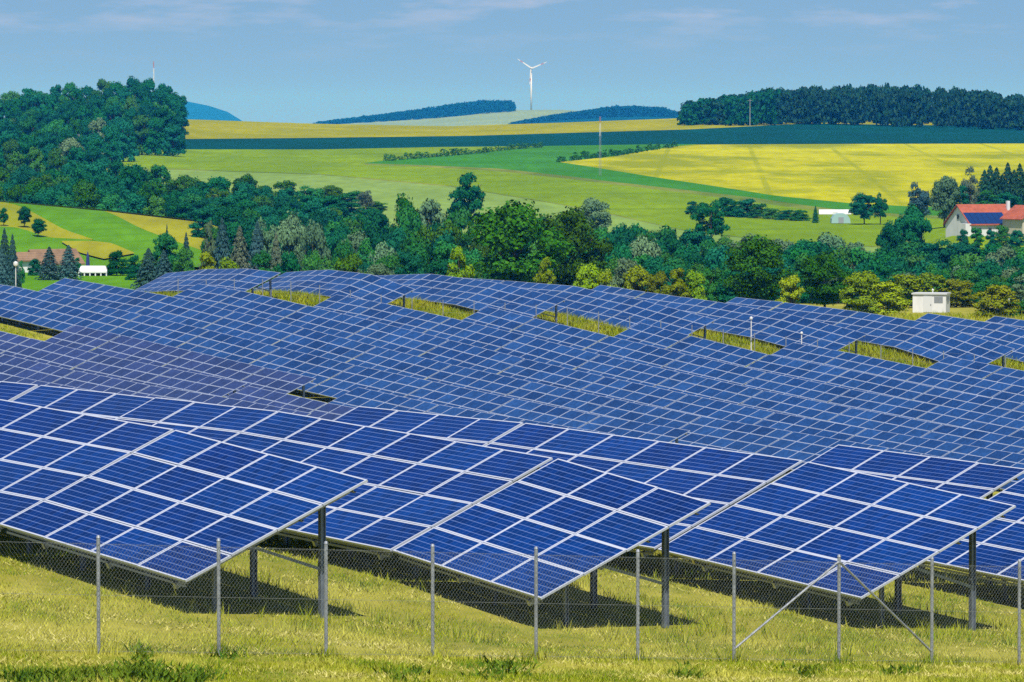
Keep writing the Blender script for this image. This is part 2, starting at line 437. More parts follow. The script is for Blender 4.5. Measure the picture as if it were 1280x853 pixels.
gp += [(x_, 165, -12.5 - 0.02 * x_) for x_ in (-40, 0, 40)] + [(x_, 230, -19.5) for x_ in (-40, 0, 40)] + [(x_, 290, -21.5) for x_ in (-40, 0, 40)]
gp += [(x_, 490, -17.6) for x_ in (-60, -30, 0, 30, 60)] + [(x_, 540, -18.4) for x_ in (-60, 0, 60)] + [(60, 400, -20.5), (60, 350, -22.5), (-55, 380, -16.5), (-55, 430, -14.6)]
GNEAR = TPS(gp, 0.0008)

PROF = [(400, -17.0), (460, -17.5), (560, -18.8), (640, -23.0), (700, -26.0), (800, -26.5), (900, -24.6), (1100, -20.2), (1400, -15.9), (1800, -11.5), (2200, -6.3),
        (2500, -2.4), (2620, -1.7), (2750, -2.6), (3000, -8.0), (3500, -16.0), (6000, -22.0), (12000, -30.0), (40000, -60.0)]
px_n = np.array([p[0] for p in PROF], float); pz_n = np.array([p[1] for p in PROF], float)
def prof(y):
    y = np.asarray(y, float)
    h = np.diff(px_n); d = np.diff(pz_n) / h
    m = np.concatenate([[d[0]], [0 if a * b <= 0 else 2 * a * b / (a + b) for a, b in zip(d[:-1], d[1:])], [d[-1]]])
    k = np.clip(np.searchsorted(px_n, y) - 1, 0, len(h) - 1)
    t = np.clip((y - px_n[k]) / h[k], 0, 1)
    return ((2 * t**3 - 3 * t**2 + 1) * pz_n[k] + (t**3 - 2 * t**2 + t) * h[k] * m[k] + (-2 * t**3 + 3 * t**2) * pz_n[k + 1] + (t**3 - t**2) * h[k] * m[k + 1])
CREST = [(-400, 149), (0, 149), (240, 149.5), (400, 155), (560, 158), (700, 153.5), (850, 148), (1010, 147), (1150, 151), (1280, 155), (1700, 155)]
HILLA = [(-600, 10.8), (0, 10.2), (130, 8.7), (255, 6.8), (330, 4.0), (420, 0.0)]
MOUND = [(-600, 7.5), (150, 7.0), (200, 5.5), (235, 1.5), (270, 0.0)]
def sstep(a, b, v):
    t = np.clip((v - a) / (b - a), 0, 1); return t * t * (3 - 2 * t)
def zfar(x, y):
    x = np.asarray(x, float); y = np.asarray(y, float)
    p = W / 2 + F * x / y
    z = prof(y)
    cz = -(lerp(CREST, p) - 144.8) / F * 2600
    z = z + (cz + 1.7) * sstep(1700, 2550, y) * (1 - sstep(2700, 3300, y))
    z = z + lerp(HILLA, p) * np.where(y < 920, np.exp(-((y - 920) / 130) ** 2), np.exp(-((y - 920) / 60) ** 2))
    z = z + 5.6 * np.exp(-((y - 665) / 60) ** 2) * (1 - sstep(270, 370, p))
    z = z + 4.2 * np.exp(-((y - 930) / 90) ** 2) * sstep(1120, 1200, p)
    z = z + lerp(MOUND, p) * np.exp(-((y - 2050) / 260) ** 2)
    return z
def ground(x, y):
    x = np.asarray(x, float); y = np.asarray(y, float)
    t = sstep(470, 600, y)
    zn = GNEAR(np.clip(x, -62, 62), np.clip(y, 55, 620))
    return zn * (1 - t) + zfar(x, y) * t
def gz(x, y): return float(ground(np.array([x]), np.array([y]))[0])
def hit(px, py, y0=660.0, y1=2640.0):
    """where the line of sight through a pixel first meets the far terrain"""
    ys = np.linspace(y0, y1, 1600)
    zr = -ys * math.tan(angle_of(py)); xs = (px - W / 2) / F * ys * 1.0008
    b = np.nonzero(zfar(xs, ys) >= zr)[0]
    y = ys[b[0]] if len(b) else y1
    x = (px - W / 2) / F * y * 1.0008
    return float(x), float(y)

# the ground: one sheet to the horizon (set a little lower where the field sheets lie)
yr = np.concatenate([np.arange(55, 640, 2.0), np.geomspace(640, 30000, 120)])
uc = np.linspace(-1, 1, 141)
gx, gy = [], []
for y_ in yr:
    half = 140 + max(0.0, y_ - 640) * 0.42
    gx.append(uc * half); gy.append(np.full_like(uc, y_))
gx = np.array(gx); gy = np.array(gy)
gzv = ground(gx, gy)
pp = W / 2 + F * gx / gy
gzv -= 2.0 * sstep(690, 720, gy) * (1 - sstep(2600, 2660, gy)) * (np.abs(pp - 640) < 1500)
nr, nc = gx.shape
idx = np.arange(nr * nc).reshape(nr, nc)
gf = np.stack([idx[:-1, :-1], idx[:-1, 1:], idx[1:, 1:], idx[1:, :-1]], -1).reshape(-1, 4)
gme = np_mesh('ground', np.stack([gx, gy, gzv], -1).reshape(-1, 3), gf, [M_ground])
gme.polygons.foreach_set('use_smooth', [True] * len(gme.polygons))
tag(link('ground', gme), kind='structure')

# ------------------------------------------------------------------ fields on the hillside
def lawn():
    v = []; xs = np.linspace(-60, 330, 30); ys = np.linspace(560, 700, 24)
    for px in xs:
        for y in ys: v.append((x_at(px, y), y, gz(x_at(px, y), y) + 0.05))
    id_ = np.arange(len(v)).reshape(30, 24)
    f = np.stack([id_[:-1, :-1], id_[1:, :-1], id_[1:, 1:], id_[:-1, 1:]], -1).reshape(-1, 4)
    tag(link('lawn', np_mesh('lawn', np.array(v), f, [M_green])), kind='structure')
lawn()
def field(name, x0, x1, up, low, m, lift=0.0, rows=9, step=14, near=False):
    """a sheet of crop on the terrain between two boundary lines; up None means the hill crest"""
    v = []; cols = int(math.ceil((x1 - x0) / step)) + 1
    y0, y1 = (680.0, 918.0) if near else (930.0 if x0 < 260 else 690.0, 2600.0)
    for px in np.linspace(x0, x1, cols):
        lo = float(lerp(low, px))
        _, yb = hit(px, lo, y0, y1)
        if up is None: yt = y1
        else: _, yt = hit(px, float(lerp(up, px)), y0, y1)
        yt = max(yt, yb + 0.2)
        for k in range(rows):
            y = yb + (yt - yb) * k / (rows - 1)
            x = (px - W / 2) / F * y * 1.0008
            v.append((x, y, float(zfar(x, y)) + lift))
    v = np.array(v); id_ = np.arange(len(v)).reshape(cols, rows)
    f = np.stack([id_[:-1, :-1], id_[1:, :-1], id_[1:, 1:], id_[:-1, 1:]], -1).reshape(-1, 4)
    me = np_mesh(name, v, f, [m]); me.polygons.foreach_set('use_smooth', [True] * len(me.polygons))
    return tag(link(name, me), kind='structure')
LA = [(-200, 176), (239, 174), (400, 172.5), (588, 170), (740, 165.5), (860, 162), (1011, 154.5), (1100, 156), (1280, 158), (1480, 160)]
LB = [(-200, 190), (232, 187), (400, 187), (550, 184), (663, 183), (820, 180.5), (1045, 180), (1280, 179.4), (1480, 179)]
H1 = [(456, 204), (480, 201), (540, 196), (600, 191), (644, 186), (678, 183.2)]
H2 = [(700, 202.6), (740, 198.5), (768, 195.5), (800, 190), (843, 183), (870, 180.8), (1045, 180.2), (1280, 179.6), (1480, 179.2)]
YL = [(700, 203), (740, 209), (820, 222), (900, 234), (970, 245), (1064, 254.5), (1131, 258), (1280, 262), (1480, 268)]
F5 = [(456, 204.5), (524, 206.5), (625, 211), (715, 221), (770, 228), (860, 238), (940, 247), (1000, 256), (1060, 264), (1131, 268), (1280, 275), (1480, 280)]
LD = [(-200, 212), (218, 211), (281, 213.6), (400, 217.6), (565, 232.6), (700, 255), (775, 270), (860, 289), (1000, 305), (1480, 320)]
LE = [(-200, 334), (1480, 334)]
VB = [(456, 206.3), (524, 208.5), (625, 214.5), (715, 224.5), (860, 242), (1000, 261), (1060, 268), (1131, 272), (1280, 279), (1480, 284)]
LD2 = [(p, q + 1.2) for p, q in LD]
field('field', -200, 1480, None, LA, M_rape_far)
field('field', -200, 1480, LA, LB, M_teal)
field('field', 1180, 1480, [(1180, 156.8), (1480, 160)], [(1180, 157.2), (1280, 160.5), (1480, 163)], M_pale, 0.25, rows=3)
field('field', -200, 456, LB, LD, M_lime, rows=7)
field('field', 456, 678, LB, H1, M_lime, rows=5)
field('field', 456, 678, H1, F5, M_mid, rows=5)
field('field', 678, 700, LB, F5, M_mid, rows=5)
field('field', 700, 870, LB, H2, M_mid, rows=4)
field('field', 700, 1480, H2, YL, M_rape, rows=9)
field('field', 700, 1480, YL, F5, M_mid, rows=4)
field('field_verge', 456, 1480, F5, VB, M_verge, rows=3)
field('field', 456, 1480, VB, LD, M_lime, rows=7)
field('field_verge', -200, 1480, LD, LD2, M_verge, rows=3)
field('field', -200, 1480, LD2, LE, M_pale, rows=7)
# the near hill on the left with its mown strips
TT = [(-200, 240), (300, 240)]
G1 = [(-200, 249), (0, 252), (25, 257), (50, 270), (80, 287), (116, 299)]
G2 = [(-200, 280), (0, 283), (25, 285), (60, 297), (116, 300)]
G3 = [(-200, 249), (0, 252), (25, 257), (50, 270), (80, 287), (116, 300), (150, 309), (168, 316), (190, 320)]
G4 = [(-200, 280), (0, 283), (25, 285), (60, 297), (116, 300), (150, 309), (168, 316), (190, 320)]
R1 = [(125, 250), (131, 262.5), (150, 272), (175, 285), (190, 291), (300, 330)]
field('field', -200, 116, G1, G2, M_tan, rows=5, near=True)
field('field', -200, 131, None, G3, M_green, rows=7, near=True)
field('field', 131, 190, R1, G3, M_green, rows=7, near=True)
field('field', 131, 330, None, R1, M_tan, rows=6, near=True)
field('field', -200, 190, G4, LE, M_green, rows=6, near=True)
field('field', 190, 330, [(190, 291), (300, 330), (330, 332)], LE, M_green, rows=5, near=True)
field('field', 78, 168, [(78, 303.5), (116, 303.5), (140, 306), (168, 318)], [(78, 305), (100, 318), (130, 326), (168, 319)], M_tan, 0.25, rows=5, step=8, near=True)

# distant hills
def far_hill(name, y, crest, m, foot=-22.0, depth=700.0):
    v = []; xs = np.linspace(crest[0][0], crest[-1][0], 60)
    for px in xs:
        zc = -y * math.tan(angle_of(float(lerp(crest, px))))
        for k, (dy, f) in enumerate(((-depth, 0.0), (-depth * 0.6, 0.35), (-depth * 0.3, 0.72), (0, 1.0), (depth * 0.4, 0.85), (depth, 0.0))):
            yy = y + dy
            v.append((x_at(px, yy), yy, foot + (zc - foot) * f))
    v = np.array(v); id_ = np.arange(len(v)).reshape(60, 6)
    f = np.stack([id_[:-1, :-1], id_[1:, :-1], id_[1:, 1:], id_[:-1, 1:]], -1).reshape(-1, 4)
    me = np_mesh(name, v, f, [m]); me.polygons.foreach_set('use_smooth', [True] * len(me.polygons))
    return tag(link(name, me), kind='structure')
CA = [(330, 166), (380, 156), (430, 154), (540, 147), (600, 141), (640, 138), (700, 137.3), (760, 141), (850, 147), (900, 150), (960, 158)]
CB = [(560, 164), (640, 156), (690, 150), (740, 146), (800, 143.5), (850, 145), (900, 150), (960, 158)]
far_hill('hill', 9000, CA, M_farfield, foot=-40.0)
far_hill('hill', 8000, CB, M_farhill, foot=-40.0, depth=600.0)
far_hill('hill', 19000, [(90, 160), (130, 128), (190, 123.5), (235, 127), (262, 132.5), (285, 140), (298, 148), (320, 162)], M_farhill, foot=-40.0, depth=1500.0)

# ------------------------------------------------------------------ trees
def crown_round(seed, nb, nq, size, shape='oval', gap=1.0):
    """leaf faces on many small clumps that fill an uneven crown; unit width, unit height, foot at 0"""
    g = np.random.default_rng(seed)
    cs, rs = [], []
    for k in range(nb):
        for _ in range(60):
            p = g.uniform(-1, 1, 3)
            if (p ** 2).sum() < 1 and ((p ** 2).sum() > 0.12 or k < 7): break
        h = p[2]
        if shape == 'oval': w = 0.36
        elif shape == 'poplar': w = 0.30 - 0.06 * h
        elif shape == 'cone': w = 0.34 * (1 - 0.75 * (h + 1) / 2) + 0.05
        else:
            u = g.uniform(0, 1); h = 2 * u - 1; a_ = g.uniform(0, 6.283); q_ = g.uniform(0.1, 1) ** 0.5
            p = np.array([q_ * math.cos(a_), q_ * math.sin(a_), h]); w = 0.38 * math.sqrt(max(0.02, 1 - (max(0.0, u - 0.25) / 0.78) ** 2))
        base, top = {'bush': (0.04, 0.89), 'oval': (0.16, 0.91)}.get(shape, (0.16, 0.92))
        z = base + (top - base) * (h + 1) / 2
        cs.append((p[0] * w, p[1] * w, z)); rs.append(g.uniform(0.10, 0.185) * gap)
    cs = np.array(cs); rs = np.array(rs)
    k = g.integers(0, nb, nq)
    d = g.normal(size=(nq, 3)); d /= np.linalg.norm(d, axis=1)[:, None]
    d[:, 2] = np.where(d[:, 2] < -0.3, -d[:, 2] * 0.6, d[:, 2])
    rr = rs[k] * g.uniform(0.55, 1.08, nq)
    ctr = cs[k] + d * rr[:, None] * np.array([1.0, 1.0, 0.85])
    nn = d + g.normal(scale=0.34, size=(nq, 3)); nn /= np.linalg.norm(nn, axis=1)[:, None]
    a = np.cross(nn, g.normal(size=(nq, 3))); a /= np.linalg.norm(a, axis=1)[:, None]
    b = np.cross(nn, a)
    s = (size * g.uniform(0.6, 1.3, nq))[:, None]
    q = np.stack([ctr - a * s - b * s * 0.6, ctr + a * s * 0.7 - b * s, ctr + a * s + b * s * 0.7, ctr - a * s * 0.6 + b * s], 1)
    v = q.reshape(-1, 3); v[:, 2] = np.clip(v[:, 2], 0.01, 1.02)
    return v, np.arange(len(v)).reshape(-1, 4)
def crown_conifer(seed, nq, size):
    g = np.random.default_rng(seed)
    t = g.uniform(0, 1, nq) ** 0.75
    lev = np.clip(0.55 * t + 0.45 * (np.floor(t * 13) / 13 + g.uniform(0, 0.07, nq)), 0, 1)
    ang = g.uniform(0, 2 * np.pi, nq)
    lobes = 1 + 0.20 * np.sin(ang * 4 + np.floor(t * 13) * 2.1) + 0.16 * np.sin(ang * 7 - np.floor(t * 13) * 3.7)
    R = 0.50 * (1 - lev ** 1.3) ** 0.85 * lobes * g.uniform(0.45, 1.02, nq) + 0.012
    z = 0.06 + 0.94 * lev - 0.16 * R
    ctr = np.stack([R * np.cos(ang), R * np.sin(ang), z], 1)
    rad = np.stack([np.cos(ang), np.sin(ang), -0.45 * np.ones(nq)], 1)
    a = rad + g.normal(scale=0.25, size=(nq, 3)); a /= np.linalg.norm(a, axis=1)[:, None]
    b = np.cross(a, np.array([0, 0, 1.0]) + g.normal(scale=0.3, size=(nq, 3))); b /= np.linalg.norm(b, axis=1)[:, None]
    s = (size * g.uniform(0.6, 1.3, nq) * (0.5 + 0.8 * (1 - lev)))[:, None]
    q = np.stack([ctr - a * s - b * s * 0.5, ctr + a * s - b * s * 0.35, ctr + a * s + b * s * 0.35, ctr - a * s + b * s * 0.5], 1)
    return q.reshape(-1, 3), np.arange(nq * 4).reshape(-1, 4)
RAW = {
    'oak': [crown_round(1 + k, 52, 13000, 0.0135) for k in range(2)],
    'broad': [crown_round(10 + k, 46, 8600, 0.0175, gap=1.0) for k in range(6)],
    'loose': [crown_round(20 + k, 28, 3600, 0.017, gap=0.85) for k in range(2)],
    'poplar': [crown_round(30 + k, 38, 5600, 0.017, 'poplar', 0.8) for k in range(2)],
    'bush': [crown_round(40 + k, 46, 8200, 0.0185, 'bush') for k in range(3)],
    'cone': [crown_round(50 + k, 36, 5200, 0.018, 'cone', 0.8) for k in range(2)],
    'conifer': [crown_conifer(60 + k, 6000, 0.032) for k in range(3)],
}
def trunk_mesh(kind):
    b = MB(); g = random.Random(kind)
    if kind == 'conifer':
        b.tube((0, 0, -0.06), (0, 0, 0.9), 0.022, 0.004, 7)
    else:
        b.tube((0, 0, -0.06), (0.01, 0, 0.32), 0.030, 0.022, 8)
        b.tube((0.01, 0, 0.32), (0.02, 0.01, 0.75), 0.022, 0.006, 7)
        for k in range(5):
            t = k * 1.26 + g.uniform(-.3, .3); z = 0.28 + 0.06 * k
            b.tube((0.01, 0, z), (0.25 * math.cos(t), 0.25 * math.sin(t), z + 0.22), 0.012, 0.004, 6)
    return b.mesh('trunk', [M_bark], True)
TRUNK = {k: trunk_mesh(k) for k in ('broad', 'conifer')}
CROWN = {}
def crown_mesh(shape, leaf, k):
    key = (shape, leaf, k)
    if key not in CROWN:
        v, f = RAW[shape][k]
        CROWN[key] = np_mesh('crown', v, f, [LEAF[leaf]])
    return CROWN[key]
def tree(px, top, w, y, shape, leaf, label, group=None, name='tree', base=None, cat='tree', lean=0.0):
    """a tree whose crown tops out at an image row, standing on the ground at distance y"""
    if base is not None and y is None:
        x, y = hit(px, base); z = float(zfar(x, y))
    else:
        x = x_at(px, y); z = gz(x, y)
    h = -y * math.tan(angle_of(top)) - z
    h = max(h, 1.2); wd = w / F * y
    t = thing(name, label, cat, group, loc=(x, y, z - 0.02))
    t.rotation_euler = (0, 0, rnd.uniform(0, 6.28))
    vs = RAW[shape]
    c = link('crown', crown_mesh(shape, leaf, rnd.randrange(len(vs))), t); c.scale = (wd, wd, h)
    tk = link('trunk', TRUNK['conifer' if shape == 'conifer' else 'broad'], t)
    tk.scale = (min(wd, h * 0.8), min(wd, h * 0.8), h)
    return t

# --- big trees just beyond the solar field
tree(645, 252, 156, 545, 'oak', 'dark', 'largest dark green round tree behind the solar field, left of its close neighbour', name='broadleaf_tree')
tree(716, 260, 108, 552, 'oak', 'dark', 'dark green tree touching the right side of the largest tree', name='broadleaf_tree')
tree(946, 295, 102, 520, 'oak', 'dark', 'tall dark green tree standing alone behind the field, right of the yellow shrubs', name='broadleaf_tree')
tree(1031, 315, 78, 515, 'oak', 'dark', 'smaller round dark green tree between the tall dark tree and the white shed', name='broadleaf_tree')
for px, top, w, leaf, shape, lab in (
    (573, 302, 40, 'yellow', 'cone', 'tall pointed yellow-green shrub at the left foot of the largest tree'),
    (683, 316, 34, 'yellow', 'cone', 'olive green shrub in front of the gap between the two joined dark trees'),
    (737, 331, 38, 'yellow', 'bush', 'yellow-green bush right of the joined dark trees, first of the line of shrubs'),
    (757, 337, 26, 'yellow', 'bush', 'low yellow-green bush beside the first shrub of the line'),
    (797, 330, 38, 'yellow', 'bush', 'rounded yellow-green bush near the left end of the top row of panels'),
    (822, 340, 30, 'rust', 'bush', 'small orange-tinged bush between two yellow-green shrubs'),
    (847, 332, 40, 'yellow', 'cone', 'pointed yellow-green shrub in the middle of the shrub line'),
    (868, 338, 34, 'yellow', 'bush', 'dense yellow-green bush at the right of the shrub line'),
    (884, 331, 24, 'mid', 'cone', 'narrow green pointed shrub ending the shrub line beside the tall dark tree'),
    (988, 345, 30, 'yellow', 'bush', 'yellow bush half hidden between the two solitary dark trees'),
    (1078, 340, 48, 'yellow', 'bush', 'broad yellow-green bush right of the smaller dark tree'),
    (1104, 352, 56, 'yellow', 'bush', 'low wide yellow-green bush left of the white shed'),
    (1130, 342, 54, 'rust', 'bush', 'rust-tinged bush behind the left end of the white shed'),
    (1160, 340, 46, 'rust', 'bush', 'rust-brown rounded bush rising behind the white shed roof'),
    (1196, 350, 44, 'rust', 'bush', 'brownish bush at the right end of the white shed'),
    (1246, 355, 46, 'rust', 'bush', 'orange-brown round bush beside the small tilted panel'),
    (1276, 376, 34, 'mid', 'bush', 'green bush at the right picture edge above the panels'),
    (437, 318, 40, 'dark', 'bush', 'dark green bush just above the crest of the panels left of centre'),
    (256, 308, 46, 'yellow', 'cone', 'yellow-gold conifer rising behind the panel crest at left'),
    (285, 322, 34, 'yellow', 'bush', 'low yellow bush beside the gold conifer'),
):
    yy = {1130: 540, 1160: 540, 1196: 540, 437: 500, 256: 500, 285: 498}.get(px, 492 + (px % 7) * 2)
    tree(px, top - 2, w * 1.4, yy, shape, leaf, lab, 'shrubs along the far edge of the solar field', 'shrub', cat='shrub')
# --- left group by the houses
for px, top, w, yy, shape, leaf, lab in (
    (6, 285, 26, 600, 'conifer', 'spruce', 'blue-green spruce at the left picture edge'),
    (16, 292, 22, 580, 'conifer', 'spruce', 'second blue-green spruce from the left picture edge'),
    (2, 310, 30, 560, 'conifer', 'spruce', 'low broad spruce in the left corner of the far field'),
    (27, 322, 14, 600, 'cone', 'mid', 'small green cone-shaped tree before the left house'),
    (44, 322, 22, 640, 'bush', 'teal', 'low teal bush before the white house wall'),
    (62, 308, 30, 630, 'conifer', 'spruce', 'bluish spruce in front of the brown-roofed house'),
    (86, 306, 30, 630, 'conifer', 'spruce', 'bluish spruce between the house and the white pavilion'),
    (97, 320, 18, 640, 'cone', 'teal', 'small teal tree left of the white pavilion'),
    (146, 312, 34, 640, 'bush', 'teal', 'rounded teal tree right of the white pavilion'),
    (168, 318, 26, 630, 'bush', 'teal', 'teal bush between the pavilion and the blue spruces'),
    (186, 310, 40, 600, 'conifer', 'spruce', 'broad silvery blue spruce above the left rows of panels'),
    (205, 312, 34, 590, 'conifer', 'spruce', 'silvery blue spruce beside the broad one'),
    (207, 288, 46, 660, 'bush', 'mid', 'bright green round tree behind the silvery spruces'),
    (232, 308, 36, 620, 'bush', 'mid', 'round green tree right of the silvery spruces'),
    (209, 280, 12, 700, 'conifer', 'spruce', 'thin dark spruce top behind the bright green round tree'),
    (233, 290, 18, 690, 'conifer', 'spruce', 'slim spruce right of the bright green round tree'),
    (262, 268, 30, 720, 'cone', 'willow', 'grey-green tree at the end of the mown strip'),
    (278, 272, 34, 700, 'conifer', 'spruce', 'tall grey spruce left of the grey willows'),
    (300, 282, 34, 680, 'conifer', 'brown', 'brownish spruce in the grey conifer group'),
    (322, 276, 38, 690, 'conifer', 'spruce', 'broad grey spruce in the middle of the conifer group'),
    (345, 290, 30, 670, 'conifer', 'brown', 'brown-grey spruce right of the conifer group'),
    (330, 268, 46, 740, 'loose', 'willow', 'pale grey-green willow behind the conifers, leftmost'),
    (362, 266, 54, 740, 'broad', 'willow', 'pale grey-green willow behind the conifers, middle one'),
    (392, 274, 46, 730, 'broad', 'willow', 'pale grey-green willow behind the conifers, rightmost'),
    (328, 312, 44, 640, 'bush', 'mid', 'green bush below the grey spruces'),
    (360, 308, 44, 640, 'bush', 'teal', 'teal bush right of the low green bush at the panel crest'),
    (390, 312, 40, 640, 'bush', 'mid', 'green bush under the rightmost willow'),
):
    tree(px, top, w, yy, shape, leaf, lab, None, {'conifer': 'spruce_tree'}.get(shape, 'broadleaf_tree'))
for px, top, w, b, lab in ((5, 259, 14, 283, 'small dark tree on the mown hill at the left edge'), (31, 257, 22, 285, 'upright dark tree on the pale mown strip'),
                           (48, 273, 24, 297, 'round dark tree low on the pale mown strip')):
    tree(px, top, w, None, 'broad', 'teal', lab, base=b, name='broadleaf_tree')
# --- singled-out trees on the hillside
for px, top, w, b, shape, leaf, lab in (
    (586, 208, 74, 296, 'cone', 'teal', 'tall dark tree standing above the centre of the tree belt'),
    (740, 246, 56, 308, 'oak', 'willow', 'grey ball-shaped tree right of the largest tree'),
    (888, 247, 62, 318, 'loose', 'teal', 'tall loose-crowned tree above the belt in front of the lime field'),
    (457, 236, 30, 270, 'loose', 'brown', 'thin brownish half-bare tree left of centre'),
    (1019, 257, 9, 279, 'conifer', 'teal', 'narrow dark conifer beside the white polytunnel'),
    (1080, 241, 44, 281, 'broad', 'teal', 'dark round tree right of the greenhouse'),
    (1100, 236, 26, 281, 'poplar', 'teal', 'upright dark tree adjoining the round one by the greenhouse'),
    (1150, 221, 44, 285, 'poplar', 'spruce', 'tall grey-green tree left of the farmhouse'),
    (1180, 218, 48, 285, 'broad', 'willow', 'pale olive willow behind the left gable of the farmhouse'),
    (1212, 206, 30, 275, 'loose', 'brown', 'sparse brown tree above the farmhouse roof'),
    (1225, 236, 50, 272, 'broad', 'mid', 'green tree directly behind the farmhouse roof'),
    (1256, 240, 46, 270, 'broad', 'teal', 'dark tree behind the right end of the farmhouse'),
    (1200, 228, 36, 275, 'broad', 'teal', 'dark tree between the olive willow and the sparse brown tree'),
):
    tree(px, top, w, None, shape, leaf, lab, base=b, name='spruce_tree' if shape == 'conifer' else 'broadleaf_tree')
for k, px in enumerate((1230, 1237, 1245, 1252, 1259, 1267, 1274, 1283, 1292)):
    tree(px, (212, 206, 209, 218, 203, 212, 204, 207, 203)[k], 32, None, 'conifer', 'pine', 'dark pointed spruce in the group behind the farmhouse', 'spruces behind the farmhouse', 'spruce_tree', base=268)
for k, (px, top, w) in enumerate(((865, 251, 14), (878, 252, 16), (905, 245, 26), (918, 250, 20), (934, 248, 24), (950, 254, 24), (966, 260, 20), (984, 262, 24), (1000, 262, 20))):
    tree(px, top, w * 1.5, None, 'bush', rnd.choice(('teal', 'mid')), 'dark bush in the hedge crossing the lime field', 'hedge bushes crossing the lime field', 'bush', base=268 + (px - 865) * 0.06, cat='bush')
# --- belts of trees
def belt(x0, x1, sky, rows, shapes, leaves, label, group, step, jitter=7):
    for off, y in rows:
        px = x0 + rnd.uniform(0, step)
        while px < x1:
            w = step * rnd.uniform(1.35, 1.95)
            tree(px, float(lerp(sky, px)) + off + rnd.uniform(-jitter, jitter), w, y * rnd.uniform(0.985, 1.015), rnd.choice(shapes), rnd.choice(leaves), label, group, 'broadleaf_tree')
            px += step * rnd.uniform(0.8, 1.2)
S1 = [(-30, 205), (20, 208), (60, 202), (110, 194), (140, 200), (165, 196), (200, 207), (215, 217), (260, 217), (280, 214), (330, 222), (370, 223), (400, 227), (430, 230), (455, 246), (480, 258)]
belt(-30, 470, S1, ((2, 1150), (13, 1090), (25, 1030), (36, 985)), ('broad', 'bush', 'bush'), ('teal', 'teal', 'teal', 'mid', 'dark'),
     'teal green broadleaf tree in the dense belt behind the near hill', 'trees in the left belt', 27)
for y, x1_, tp in ((1610, 172, 150), (1500, 152, 161), (1400, 138, 172), (1290, 124, 183)):
    px = -20.0 + rnd.uniform(0, 15)
    while px < x1_:
        tree(px, tp + rnd.uniform(-6, 6), rnd.uniform(30, 46), y, 'bush', rnd.choice(('teal', 'teal', 'mid', 'teal', 'willow')),
             'teal tree filling the slope between the wooded hill and the left belt', 'trees on the slope under the wooded hill', 'broadleaf_tree')
        px += rnd.uniform(22, 32)
belt(250, 480, [(250, 245), (330, 246), (400, 250), (480, 268)], ((4, 930), (16, 870), (28, 815)), ('broad', 'bush', 'bush'), ('teal', 'teal', 'mid'),
     'teal green tree on the slope below the left belt', 'trees on the slope below the left belt', 28)
S2 = [(400, 285), (430, 270), (470, 262), (500, 244), (520, 240), (560, 248), (590, 262), (640, 262), (700, 266), (760, 288)]
belt(400, 760, S2, ((4, 840), (16, 780), (30, 720), (44, 670), (57, 625), (70, 585)), ('broad', 'bush', 'bush', 'bush'), ('mid', 'teal', 'mid', 'teal', 'dark', 'mid', 'teal', 'willow'),
     'green broadleaf tree in the central belt beyond the solar field', 'trees in the central belt', 35)
S3 = [(740, 282), (780, 272), (810, 268), (840, 276), (880, 288), (940, 292), (985, 297), (1020, 289), (1035, 287), (1070, 300), (1110, 300), (1150, 300), (1200, 298), (1240, 300), (1300, 298)]
belt(765, 1300, S3, ((3, 840), (11, 770), (20, 710), (30, 655), (38, 605), (48, 570)), ('bush', 'bush', 'broad', 'bush'), ('mid', 'teal', 'teal', 'mid', 'teal', 'mid', 'mid', 'teal', 'willow'),
     'dark green broadleaf tree in the right belt beyond the solar field', 'trees in the right belt', 36)
tree(1140, 255, 60, 860, 'broad', 'teal', 'big dark tree left of the farmhouse above the right belt', name='broadleaf_tree')
tree(1112, 275, 44, 840, 'broad', 'teal', 'dark tree below the adjoining trees by the greenhouse', name='broadleaf_tree')
# --- the wooded hill at the left: rows climbing the mound
for y, off in ((1690, 46), (1770, 34), (1850, 22), (1940, 10), (2030, 2)):
    px = -20.0
    sk = [(-30, 120), (0, 118), (20, 106), (40, 112), (60, 106), (90, 102), (140, 97), (180, 96), (205, 103), (222, 112), (232, 128), (238, 140)]
    while px < 232:
        tree(px, float(lerp(sk, px)) + off + rnd.uniform(-5, 5), rnd.uniform(26, 40), y, rnd.choice(('broad', 'bush')) if y > 1800 else 'bush', rnd.choice(('teal', 'teal', 'teal', 'mid', 'teal')),
             'dark broadleaf tree on the wooded hill at upper left', 'trees on the wooded hill', 'broadleaf_tree')
        px += rnd.uniform(15, 23)

